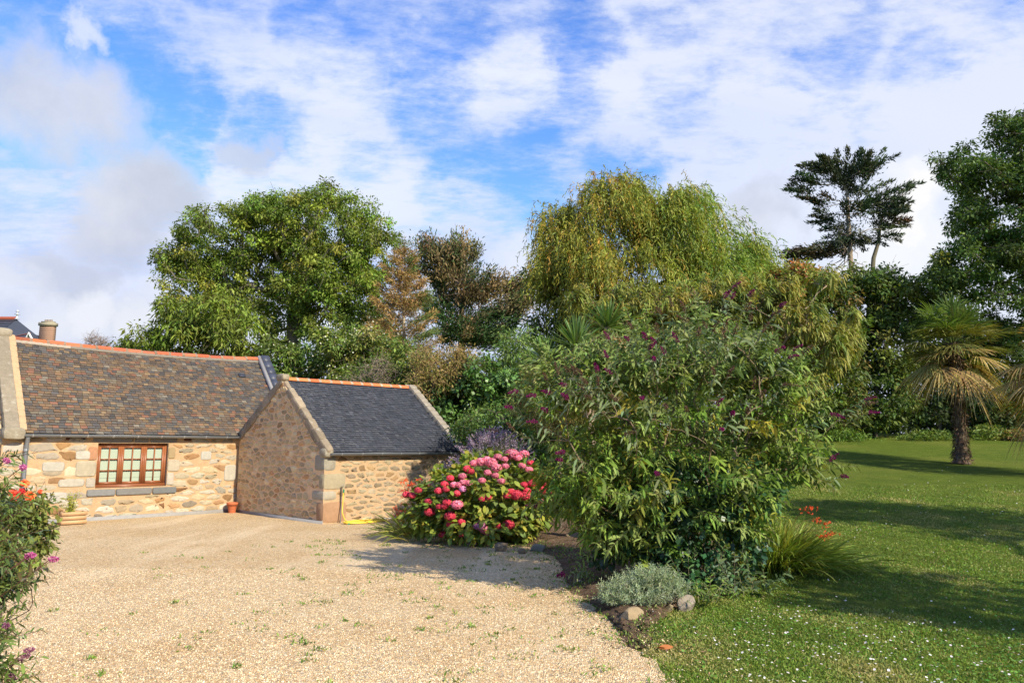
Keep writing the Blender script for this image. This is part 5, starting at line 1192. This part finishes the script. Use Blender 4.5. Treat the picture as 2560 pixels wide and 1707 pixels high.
def peach():
    Y = 15.2; rg = np.random.default_rng(505); x0 = at(1790, 0, Y)[0]; b = np.array([x0, Y, zg(x0, Y)])
    root = thing('peach_tree', 'wide peach tree with long drooping yellow green leaves behind the butterfly bush', 'tree', b)
    lb = [lobe(1540, 780, Y, 80, 50, .9), lobe(1620, 760, Y, 110, 60, 1.1), lobe(1760, 740, Y, 110, 65, 1.1), lobe(1880, 740, Y, 90, 60, 1.0), lobe(1980, 800, Y, 90, 75, 1.0), lobe(1960, 720, Y, 50, 45, .7), lobe(2050, 860, Y, 75, 70, .9), lobe(2110, 850, Y, 45, 30, .5), lobe(1560, 860, Y, 120, 60, .9), lobe(1980, 940, Y, 80, 60, .9), lobe(1700, 830, Y, 160, 60, 1), lobe(2060, 690, Y, 40, 30, .5), lobe(1450, 735, Y, 40, 22, .5), lobe(2130, 780, Y, 30, 18, .4), lobe(1540, 715, Y, 40, 20, .4)]
    tips, d, _ = sample(rg, lb, 1150, .45); dd = unit(d+[0, 0, .55]+rg.normal(0, .3, d.shape))
    nodes, par, _ = skeleton(b, b+[0, 0, 1.2], tips-dd*.3, rg, .05, .4, 6, .08); g = Geo(); gl = Geo(); limbs(g, nodes, par, .005, .10, (.33, .25, .17), rg)
    C = pal(rg, len(tips), [(.175, .175, .034), (.145, .17, .032), (.22, .195, .045), (.105, .14, .028)], [4, 4, 2.4, 2], .12)
    shoots(gl, g, rg, tips-dd*.3, dd, rg.uniform(.3, .5, len(tips)), 10, .19, .046, C, .12, .85, .75, (.26, .15, .08), .005, t0=.25)
    g.build('trunk', M_BARK, root, True); gl.build('crown', M_LEAF, root)
peach()
def cordyline():
    Y = 13.6; rg = np.random.default_rng(507); x0 = at(1475, 0, Y)[0]; b = np.array([x0, Y, zg(x0, Y)]); root = thing('cabbage_palm', 'cabbage palm with spiky sword leaf rosettes between the bushes', 'palm tree', b)
    heads = [(1440, 862, 88, 0), (1362, 895, 74, .4), (1520, 812, 85, .5)]; g = Geo(); fork = at(1470, 1010, Y)
    g.tube([b, b*.5+fork*.5+[.05, 0, 0], fork], [.12, .10, .09], 10, (.34, .25, .17), False); hp = []
    for px, py, r, dy in heads:
        h = at(px, py+8, Y+dy); hp.append(h); g.tube([fork, (fork+h)/2+[0, 0, -.08], h], [.08, .065, .06], 9, (.36, .27, .18), False)
    g.build('trunk', M_BARK, root, True)
    for (px, py, r, dy), h in zip(heads, hp):
        n = 150; el = rg.beta(1.4, 1.0, n)*R(145)-R(60); az = rg.uniform(0, 6.283, n); D = np.stack([np.cos(az)*np.cos(el), np.sin(az)*np.cos(el), np.sin(el)], 1); L = r/F*Y*rg.uniform(.8, 1.12, n)
        low = el < R(-22); C = pal(rg, n, [(.085, .145, .035), (.11, .17, .05), (.065, .115, .03)], None, .14); C[low] = pal(rg, int(low.sum()), [(.24, .18, .06), (.19, .13, .06)], None, .15)
        gg = Geo(); leaves(gg, h+D*.04, D, Z_+rg.normal(0, .3, (n, 3)), L, .042, C, 4, .12+.25*(low)); gg.build('leaf_rosette', M_GLOSSLEAF, root)
cordyline()
def small_shrubs():
    Y = 15.3; lb = [lobe(1400, 925, Y, 80, 36, .6), lobe(1350, 965, Y, 80, 45, .6), lobe(1440, 965, Y, 60, 45, .6), lobe(1380, 1030, Y, 100, 50, .7), lobe(1480, 1000, Y, 60, 60, .6)]
    b = base_at(1400, Y)
    tree('juniper_bush', 'olive green fine needled conifer bush below the cabbage palm', 'bush', b, at(1400, 1060, Y), lb, 511, 260, 110, .16, .062, .014, [(.125, .125, .032), (.10, .11, .03), (.15, .14, .04), (.13, .10, .035)], None, r_tip=.004, r_max=.05, mat=M_NEEDLE, step=.25, tw=1, crownname='foliage', trunkname='stems', droop=-.2, outw=True)
    # lavender
    Y = 14.9
    for px, py, n, r, hh, lab, sd in ((1235, 1180, 520, 95, 105, 'large grey green lavender mound with faded purple spikes behind the hydrangea', 513), (1132, 1215, 110, 42, 70, 'small sparse lavender clump against the right end of the shed wall', 514)):
        rg = np.random.default_rng(sd); yy = Y if sd == 513 else 15.6; c = at(px, py, yy); b = np.array([c[0], c[1], 0]); root = thing('lavender', lab, 'lavender', b, 'lavender behind the hydrangea'); k = yy/F
        gs, gl, gf = Geo(), Geo(), Geo(); az = rg.uniform(0, 6.283, n); el = rg.uniform(.25, 1.5, n); D = np.stack([np.cos(az)*np.cos(el), np.sin(az)*np.cos(el), np.sin(el)], 1)
        core = c-[0, 0, .15]; m = n*14; q = rg.integers(0, n, m); s = rg.random((m, 1)); Pl = core+D[q]*np.array([r, r*.8, hh*.62])*k*s**.5+rg.normal(0, .03, (m, 3))
        leaves(gl, Pl, D[q]+rg.normal(0, .4, (m, 3)), rg.normal(size=(m, 3)), .07, .009, pal(rg, m, [(.12, .145, .06), (.10, .13, .055), (.15, .165, .08)], None, .15))
        leaves(gl, np.stack([b[0]+rg.normal(0, r*k*.5, 1500), b[1]+rg.normal(0, .25, 1500), rg.uniform(0, core[2], 1500)], 1), rg.normal(size=(1500, 3))+[0, 0, .6], rg.normal(size=(1500, 3)), .09, .012, pal(rg, 1500, [(.10, .12, .05)], None, .2))
        tip = core+D*np.array([r, r*.8, hh])*k*rg.uniform(.85, 1.1, (n, 1)); 
        for i in range(n): gs.tube([core+D[i]*.3*np.linalg.norm(tip[i]-core), (core+tip[i])/2+D[i]*.02, tip[i]], [.0025, .002, .0015], 3, (.16, .17, .08), False)
        m = n*16; q = np.repeat(np.arange(n), 16); P = tip[q]+D[q]*rg.uniform(-.02, .14, (m, 1))+rg.normal(0, .008, (m, 3)); leaves(gf, P, D[q]+rg.normal(0, .6, (m, 3)), rg.normal(size=(m, 3)), .026, .017, pal(rg, m, [(.38, .28, .37), (.32, .25, .31), (.42, .35, .38), (.27, .22, .22)], None, .15))
        gs.build('stems', M_LEAF, root); gl.build('foliage', M_GREYLEAF, root); gf.build('flowers', M_PETAL, root)
small_shrubs()
def hydrangea():
    Y = 13.7; rg = np.random.default_rng(515); c = at(1205, 1250, Y); b = np.array([c[0], Y, .05]); root = thing('hydrangea', 'mophead hydrangea bush covered in pink and coral red flower heads beside the shed', 'hydrangea', b)
    lb = [lobe(1230, 1225, Y, 125, 95, .8), lobe(1120, 1245, Y, 85, 75, .65), lobe(1310, 1250, Y, 70, 85, .6), lobe(1210, 1300, Y-.1, 140, 55, .75), lobe(1060, 1280, Y, 45, 45, .4)]
    tips, d, _ = sample(rg, lb, 520, .62); nodes, par, _ = skeleton(b, b+[0, 0, .3], tips, rg, .05, .25, 4); g = Geo(); limbs(g, nodes, par, .004, .03, (.2, .16, .09), rg); g.build('stems', M_BARK, root, True)
    m = len(tips); k = np.repeat(np.arange(m), 9); N = len(k); D = d[k]*.8+rg.normal(0, .6, (N, 3)); hv = tips[k][:, 2:3]
    C = pal(rg, N, [(.15, .19, .03), (.20, .22, .03), (.11, .155, .028), (.27, .24, .04), (.08, .125, .025)], [4, 3, 3, 1.6, 2], .16)
    g = Geo(); leaves(g, tips[k]+rg.normal(0, .05, (N, 3)), D, d[k]*.5+Z_+rg.normal(0, .35, (N, 3)), rg.uniform(.09, .16, N), rg.uniform(.065, .11, N), C, 3, .25); g.build('foliage', M_LEAF, root)
    PK, RD, LI = [(.72, .21, .29), (.76, .31, .38), (.66, .17, .24)], [(.64, .065, .10), (.70, .11, .14), (.56, .045, .08)], [(.62, .27, .46), (.66, .34, .50), (.56, .2, .38)]
    HD = [(480, 605, 30, 0), (540, 610, 35, 0), (665, 560, 40, 0), (735, 560, 30, 0), (580, 575, 22, 0), (575, 640, 28, 0), (625, 630, 20, 0), (520, 668, 20, 0), (567, 685, 20, 0), (600, 718, 22, 0), (725, 628, 20, 0), (765, 650, 22, 0), (400, 645, 22, 1), (370, 690, 22, 0), (420, 660, 20, 1), (375, 725, 20, 0), (350, 740, 20, 0), (320, 740, 20, 0), (375, 765, 18, 2), (405, 730, 18, 0), (487, 715, 18, 0), (440, 612, 22, 0), (515, 590, 22, 0), (620, 590, 20, 0), (700, 580, 22, 0), (775, 610, 18, 1),
          (265, 735, 20, 1), (230, 775, 22, 1), (275, 765, 20, 1), (300, 700, 20, 1), (108, 772, 18, 1), (75, 803, 20, 1), (38, 797, 22, 1), (170, 838, 22, 1), (178, 900, 30, 1), (280, 845, 24, 1), (265, 866, 20, 1), (300, 925, 32, 1), (235, 868, 18, 1), (490, 822, 20, 1), (520, 812, 16, 1), (635, 805, 20, 1), (690, 800, 36, 1), (740, 805, 30, 1), (755, 775, 20, 1), (785, 730, 24, 1), (848, 730, 22, 1), (850, 770, 22, 1), (845, 800, 20, 1), (905, 805, 30, 1), (835, 832, 22, 0),
          (645, 975, 32, 1), (582, 985, 20, 1), (370, 1030, 22, 1), (255, 1035, 22, 1), (300, 975, 15, 1), (365, 960, 16, 1), (525, 1020, 28, 0), (735, 740, 15, 1), (1075, 850, 18, 1), (340, 858, 32, 0), (470, 980, 32, 2), (500, 1002, 28, 0), (865, 680, 18, 1), (340, 790, 18, 1), (660, 780, 20, 1)]
    for x, y, r, ty in HD:
        px, py = 1000+x/2.376, 900+y/2.376; u = (px-1205)/190; v = (py-1240)/120; q = max(0, 1-u*u-v*v)**.5; p = at(px, py, Y-.06-.70*q); rr = max(r, 20)/2.376/F*Y*1.12
        n = int(70+rr*1100); dv = unit(rg.normal(size=(n, 3))); o = unit(p-c+[0, -.4, .35]); dv = unit(dv+o*.35); sc = np.array([1, 1, .72])
        P = p+dv*sc*rr*rg.uniform(.82, 1.0, (n, 1)); col = (PK, RD, LI)[ty]; sh_ = rg.uniform(.7, 1.2)
        g = Geo(); t1 = unit(np.cross(dv, rg.normal(size=(n, 3)))); t2 = np.cross(dv, t1); CC = pal(rg, n, col, None, .12)*sh_
        for a_, b_ in ((t1, t2), (-t1, -t2), (t2, t1), (-t2, t1)):
            leaves(g, P, a_+dv*.12+rg.normal(0, .1, (n, 3)), dv+rg.normal(0, .35, (n, 3)), .019, .018, CC, 1)
        g.rock(p, [np.array([rr*.8, 0, 0]), np.array([0, rr*.8, 0]), Z_*rr*.62], np.array(col[2])*.55, 1, 2, 0, 3)
        g.build('flower_head', M_PETAL, root)
hydrangea()
def crocosmia():
    for nm, px, Y, n, r, hh, lean, lab, fl, cols in (
        ('montbretia', 1045, 14.0, 260, 60, 105, np.array([-.25, 0, 0]), 'grassy montbretia with loose orange flower sprays left of the hydrangea', [(1005+rnd.uniform(0, 120), 1195+rnd.uniform(0, 75)) for _ in range(26)]+[(1000+rnd.uniform(-15, 20), 1265+rnd.uniform(0, 70)) for _ in range(8)], [(.14, .17, .03), (.20, .19, .04), (.10, .13, .025)]),
        ('montbretia', 1945, 10.1, 1600, 92, 135, np.array([.26, -.20, 0]), 'thick grassy montbretia clump with few orange flowers spilling over the lawn', [(1205+x/2.178, 690+y/2.178) for x, y in ((1790, 1260), (1825, 1327), (1875, 1347), (1880, 1410), (1910, 1402), (1780, 1448), (1770, 1278), (1845, 1420))], [(.12, .17, .022), (.15, .195, .028), (.09, .14, .02), (.19, .20, .035)])):
        rg = np.random.default_rng(int(px)); b = base_at(px, Y); root = thing(nm, lab, 'montbretia', b, 'montbretia clumps'); k = Y/F
        P = b+np.stack([rg.normal(0, r*k*.42, n), rg.normal(0, r*k*.35, n), np.full(n, .03)], 1); D = (P-b)*np.array([1.1, 1.1, 0])/(r*k)+rg.normal(0, .22, (n, 3))+[0, 0, 1.0]+lean; L = hh*k*rg.uniform(.75, 1.35, n)
        g = Geo(); leaves(g, P, D, rg.normal(size=(n, 3))*[1, 1, .2]+[0, -.6, .2], L, rg.uniform(.012, .021, n), pal(rg, n, cols, None, .15), 6, rg.uniform(.25, .65, n)); g.build('leaf_blades', M_LEAF, root)
        for (fx, fy) in fl:
            p = at(fx, fy, Y-.1+rg.normal(0, .15)); q = np.linspace(0, 1, 6)[:, None]; st = (b+[0, 0, .2])*(1-q)+p*q+np.array([0, 0, .16])*np.sin(np.pi*q); g = Geo(); g.tube(st, .0028, 3, (.20, .15, .05), False); m = 12
            Pp = p+rg.normal(0, .028, (m, 3))*[1.5, 1, .6]; dd = rg.normal(size=(m, 3)); leaves(g, np.repeat(Pp, 4, 0), np.repeat(dd, 4, 0)*.4+rg.normal(0, .8, (m*4, 3)), rg.normal(size=(m*4, 3)), .030, .012, pal(rg, m*4, [(.70, .10, .03), (.62, .07, .035), (.72, .16, .04)], None, .1)); g.build('flower_spray', M_PETAL, root)
crocosmia()
def silver():
    Y = 8.15; rg = np.random.default_rng(521); b = np.array([at(1600, 0, Y)[0], Y, .05]); root = thing('cotton_lavender', 'low silvery grey cotton lavender mound in front of the dark bush', 'plant', b); n = 900
    lb = [lobe(1560, 1470, Y, 56, 24, .25), lobe(1625, 1452, Y+.1, 64, 28, .3), lobe(1680, 1468, Y+.1, 40, 20, .25), lobe(1525, 1490, Y-.1, 30, 14, .2), lobe(1600, 1490, Y-.15, 76, 16, .2)]
    tips, d, _ = sample(rg, lb, n, .4); D = unit(d*[1, 1, .6]+[0, -.1, .7]+rg.normal(0, .25, (n, 3))); g, gl = Geo(), Geo()
    for i in range(0, n, 2): g.tube([b*[1, 1, 0]+[(tips[i][0]-b[0])*.5, (tips[i][1]-b[1])*.5, .05], tips[i]-D[i]*.1], [.006, .003], 3, (.25, .22, .16), False)
    shoots(gl, g, rg, tips-D*.08, D, rg.uniform(.10, .18, n), 10, .055, .011, pal(rg, n, [(.20, .24, .135), (.165, .20, .11), (.24, .275, .17)], None, .12), .05, .1, .7, (.24, .27, .2), .002, 2); g.build('stems', M_BARK, root); gl.build('foliage', M_GREYLEAF, root)
    # leafy weeds beside it
    root = thing('weed_plant', 'bright green leafy weeds between the silvery mound and the lawn', 'plant', np.array([1.9, 8.3, 0])); g, gl = Geo(), Geo(); n = 30
    P = np.stack([rg.uniform(1.75, 2.35, n), 8.3+rg.normal(0, .12, n), np.full(n, .08)], 1); shoots(gl, g, rg, P, rg.normal(0, .45, (n, 3))+[0, -.1, .9], rg.uniform(.12, .34, n), 6, .085, .022, pal(rg, n, [(.11, .18, .03), (.14, .20, .04), (.085, .14, .04)], None, .15), .2, .4, .8); g.build('stems', M_LEAF, root); gl.build('foliage', M_LEAF, root)
silver()

# ------------------------------------------------------------------ foreground shrub at the left edge
def foreground():
    rg = np.random.default_rng(531); Y = 3.0; b = np.array([-2.45, 3.05, 0]); root = thing('veronica_shrub', 'narrow leafed shrub with small pink flower spikes at the near left edge', 'shrub', b)
    lb = [lobe(-90, 1290, Y, 105, 130, .35), lobe(-75, 1420, Y, 110, 120, .35), lobe(-100, 1560, Y-.1, 105, 110, .35), lobe(-75, 1660, Y-.25, 115, 90, .3), lobe(-120, 1180, Y, 120, 90, .35), lobe(-90, 1780, Y-.2, 140, 90, .35), lobe(-30, 1450, Y, 80, 50, .3)]
    tips, d, _ = sample(rg, lb, 330, .45); D = unit(d*[1, 1, .6]+[.15, -.1, .45]+rg.normal(0, .3, d.shape))
    ex = [(80, 1125), (50, 1125), (105, 1345), (125, 1395), (112, 1440), (90, 1570), (85, 1680), (95, 1320), (70, 1500)]; et = np.array([at(x, y, Y-.05) for x, y in ex]); ed = unit(np.tile([.85, -.1, .30], (len(ex), 1))+rg.normal(0, .15, (len(ex), 3)))
    T = np.concatenate([tips, et]); DD = np.concatenate([D, ed]); ln = np.concatenate([rg.uniform(.14, .26, len(tips)), np.full(len(ex), .25)]); B0 = T-DD*ln[:, None]*.9
    nodes, par, _ = skeleton(b, b+[.05, 0, .5], B0, rg, .05, .2, 5); g, gl = Geo(), Geo(); limbs(g, nodes, par, .0022, .03, (.12, .075, .05), rg)
    C = pal(rg, len(T), [(.085, .12, .028), (.11, .15, .035), (.065, .095, .025), (.13, .105, .045)], [4, 3, 3, 1], .14)
    shoots(gl, g, rg, B0, DD, ln, 11, .062, .0135, C, .06, .2, .75, (.14, .07, .05), .0022); g.build('stems', M_BARK, root, True); gl.build('foliage', M_GLOSSLEAF, root)
    for x, y in ((10, 1152), (62, 1395), (74, 1389), (122, 1400), (55, 1168), (12, 1565), (48, 1650), (18, 1690), (60, 1630)):
        p = at(x, y, Y-.12); cols = [(.50, .12, .30), (.58, .22, .40), (.40, .08, .22)] if y < 1500 else [(.32, .12, .20), (.26, .09, .15), (.38, .2, .26)]
        gg = spike(rg, p, unit([.8, -.1, .2])+rg.normal(0, .3, 3), rg.uniform(.022, .042), .019, cols, 130)
        gg.tube([p, p-[.05, 0, .04]], [.002, .002], 3, (.14, .07, .05), False); gg.build('flower_spike', M_PETAL, root)
    # rose behind it
    Y = 4.4; b = at(20, 1330, Y); b[2] = 0; lb = [lobe(20, 1270, Y, 60, 45, .3), lobe(30, 1340, Y, 55, 60, .3), lobe(0, 1400, Y, 60, 60, .3), lobe(60, 1260, Y, 26, 22, .15)]
    r2 = tree('rose_bush', 'rose bush with small orange red blooms behind the near left shrub', 'rose', b, b+[0, 0, .6], lb, 533, 120, 34, .09, .038, .022, [(.10, .13, .03), (.14, .16, .035), (.085, .11, .028)], None, r_tip=.003, r_max=.02, crownname='foliage', trunkname='stems', step=.15, tw=1)
    for x, y, r, c in ((35, 1236, .026, (.75, .12, .07)), (74, 1238, .022, (.78, .20, .06)), (63, 1208, .020, (.80, .24, .08)), (54, 1229, .018, (.55, .05, .05)), (100, 1228, .010, (.75, .15, .06))):
        p = at(x, y, Y-.28); n = 60; dv = unit(rg.normal(size=(n, 3))+[0, -.3, .4]); gg = Geo(); leaves(gg, p+dv*r*rg.uniform(.2, .7, (n, 1)), np.cross(dv, rg.normal(size=(n, 3)))+dv*.5, dv, r*1.0, r*.9, pal(rg, n, [c], None, .12), 2, .1); gg.tube([p, p+[-.02, .1, -.12]], [.003, .003], 3, (.12, .14, .04), False); gg.build('bloom', M_PETAL, r2)
foreground()

# ------------------------------------------------------------------ far house, bare tree, off-frame tree that shades the lawn
def manor():
    Y = 56.; k = Y/F; c = at(20, 860, Y); b = np.array([c[0], Y, 0]); root = thing('manor_house', 'tall far house with steep dark slate roof and brick chimneys beyond the cottage', 'house', b)
    ze = at(0, 880, Y)[2]; xl, xr = at(-210, 0, Y)[0], at(140, 0, Y)[0]; g = Geo(); g.box((xl, Y-4, 0), (xr-xl, 0, 0), (0, 9, 0), (0, 0, ze), (.50, .44, .34)); g.build('wall', M_STONE, root)
    r0, r1 = at(-120, 766, Y+.5), at(41, 798, Y+.5); r0[2] = r1[2]+.0; yf, yb = Y-4.3, Y+5.3; E = [(xl-.3, yf, ze), (xr+.3, yf, ze), (xr+.3, yb, ze), (xl-.3, yb, ze)]; sc = (.045, .05, .065)
    r1b = at(41, 798, Y+.5); r0 = np.array([r0[0], Y+.5, r1b[2]]); g = Geo()
    def fine(a, b_, c_, d_, n=14):
        a, b_, c_, d_ = map(np.array, (a, b_, c_, d_))
        for i in range(n):
            t, u = i/n, (i+1)/n; q0, q1 = a*(1-t)+d_*t, b_*(1-t)+c_*t; q2, q3 = b_*(1-u)+c_*u, a*(1-u)+d_*u; off = np.array([0, -.02, .03]); g.poly([q0+off, q1+off, q2, q3], np.array(sc)*rnd.uniform(.85, 1.15))
    fine(E[0], E[1], r1b, r0); g.poly([E[1], E[2], r1b], sc); g.poly([E[2], E[3], r0, r1b], sc); g.poly([E[3], E[0], r0], sc)
    roof = g.build('roof', M_NEWSLATE, root)
    g = Geo(); g.tube([r0+[0, 0, .05], r1b+[0, 0, .05]], .16, 8, (.33, .09, .05)); g.build('ridge_tiles', M_CLAY, roof, True)
    for x in (4, 42):
        p = at(x, 798, Y+.5) if x == 42 else np.array([at(4, 0, Y)[0], Y+.5, r1b[2]+.1]); top = at(x, 756 if x == 4 else 774, Y+.5)[2]; h = top-p[2]; g = Geo()
        t = np.array([0, .12, .2, .45, .5, .55, .75, .78, .84, .88, 1.]); rr = np.array([.20, .12, .06, .05, .22, .05, .04, .13, .14, .04, .01]); g.tube(p+np.outer(t*h, Z_), rr, 10, (.72, .74, .76)); g.build('finial', M_ZINC, root, True)
    for x0, x1, yt, dy in ((99, 132, 806, -2.5), (-62, -24, 776, -1.0)):
        a, e = at(x0, yt+8, Y+dy), at(x1, yt+8, Y+dy); w = e[0]-a[0]; g = Geo(); zb = ze-1.5
        m = 22; hz = (a[2]-zb)/m
        for i in range(m): g.box((a[0], a[1], zb+hz*i), (w, 0, 0), (0, .45, 0), (0, 0, hz), np.array([.33, .20, .135])*rnd.uniform(.95, 1.05))
        g.box((a[0]-.07, a[1]-.07, a[2]+.002), (w+.14, 0, 0), (0, .59, 0), (0, 0, .24), (.33, .29, .20)); g.box((a[0]+.05, a[1]+.05, a[2]+.264), (w-.1, 0, 0), (0, .35, 0), (0, 0, .08), (.30, .27, .2))
        ch = g.build('chimney', M_CLAY, root)
        for q in (.3, .5, .72): g2 = Geo(); p = np.array([a[0]+w*q, a[1]+.22, a[2]+.34]); g2.tube([p, p+[0, 0, .14]], [.09, .08], 8, (.25, .2, .16)); g2.build('chimney_pot', M_CLAY, ch, True)
    # dormer with a white bargeboard
    pk = at(75, 833, Y-3.2); hw = .50; dz = .75; g = Geo(); bk = pk+[-2.2, 1.6, 0]; a, e = pk+[-.3, .0, -dz], pk+[hw, -.1, -dz]
    g.poly([pk, bk, bk+[0, -.5, -dz], a+[0, -.3, 0]][::-1], (.05, .055, .07)); g.poly([pk, pk+[.0, 2.2, 0], e+[0, 2.2, 0], e], (.05, .055, .07)); g.poly([a, e, pk], (.5, .5, .48)); g.tube([bk, pk], .05, 6, (.33, .09, .05)); dm = g.build('dormer', M_NEWSLATE, root)
    g = Geo(); f = np.array([0, -.12, 0]); g.tube([a+f, pk+f, e+f], .085, 6, (.78, .78, .76)); g.build('bargeboard', M_CEMENT, dm)
manor()
def bare():
    Y = 75; lb = [lobe(238, 850, Y, 22, 22, .9), lobe(262, 862, Y, 14, 14, .6)]; rg = np.random.default_rng(541); b = base_at(240, Y, 0); root = thing('bare_tree', 'distant leafless tree just above the left part of the cottage ridge', 'tree', b)
    tips, d, _ = sample(rg, lb, 110, .3); nodes, par, _ = skeleton(b, at(240, 885, Y), tips, rg, .08, .6); g = Geo(); limbs(g, nodes, par, .02, .2, (.30, .24, .21), rg); twigs(g, tips, None, (.30, .24, .21), rg, 4, .7, .016); g.build('branches', M_BARK, root)
bare()
def shade_tree():
    b = np.array([15.3, 6.2, .4]); lb = [(np.array([15.2, 6.6, 6.8]), np.array([2.3, 1.4, 1.4])), (np.array([13.2, 7.6, 7.0]), np.array([1.7, 1.0, 1.0])), (np.array([17.4, 5.6, 6.8]), np.array([2.2, 1.4, 1.4])), (np.array([12.0, 1.7, 6.7]), np.array([2.0, 1.3, 1.0]))]
    tree('apple_tree', 'leafy tree standing beyond the right edge that shades the lawn', 'tree', b, b+[0, 0, 4], lb, 551, 130, 70, .5, .2, .1, [(.07, .11, .02)], None, r_tip=.015, r_max=.2)
shade_tree()
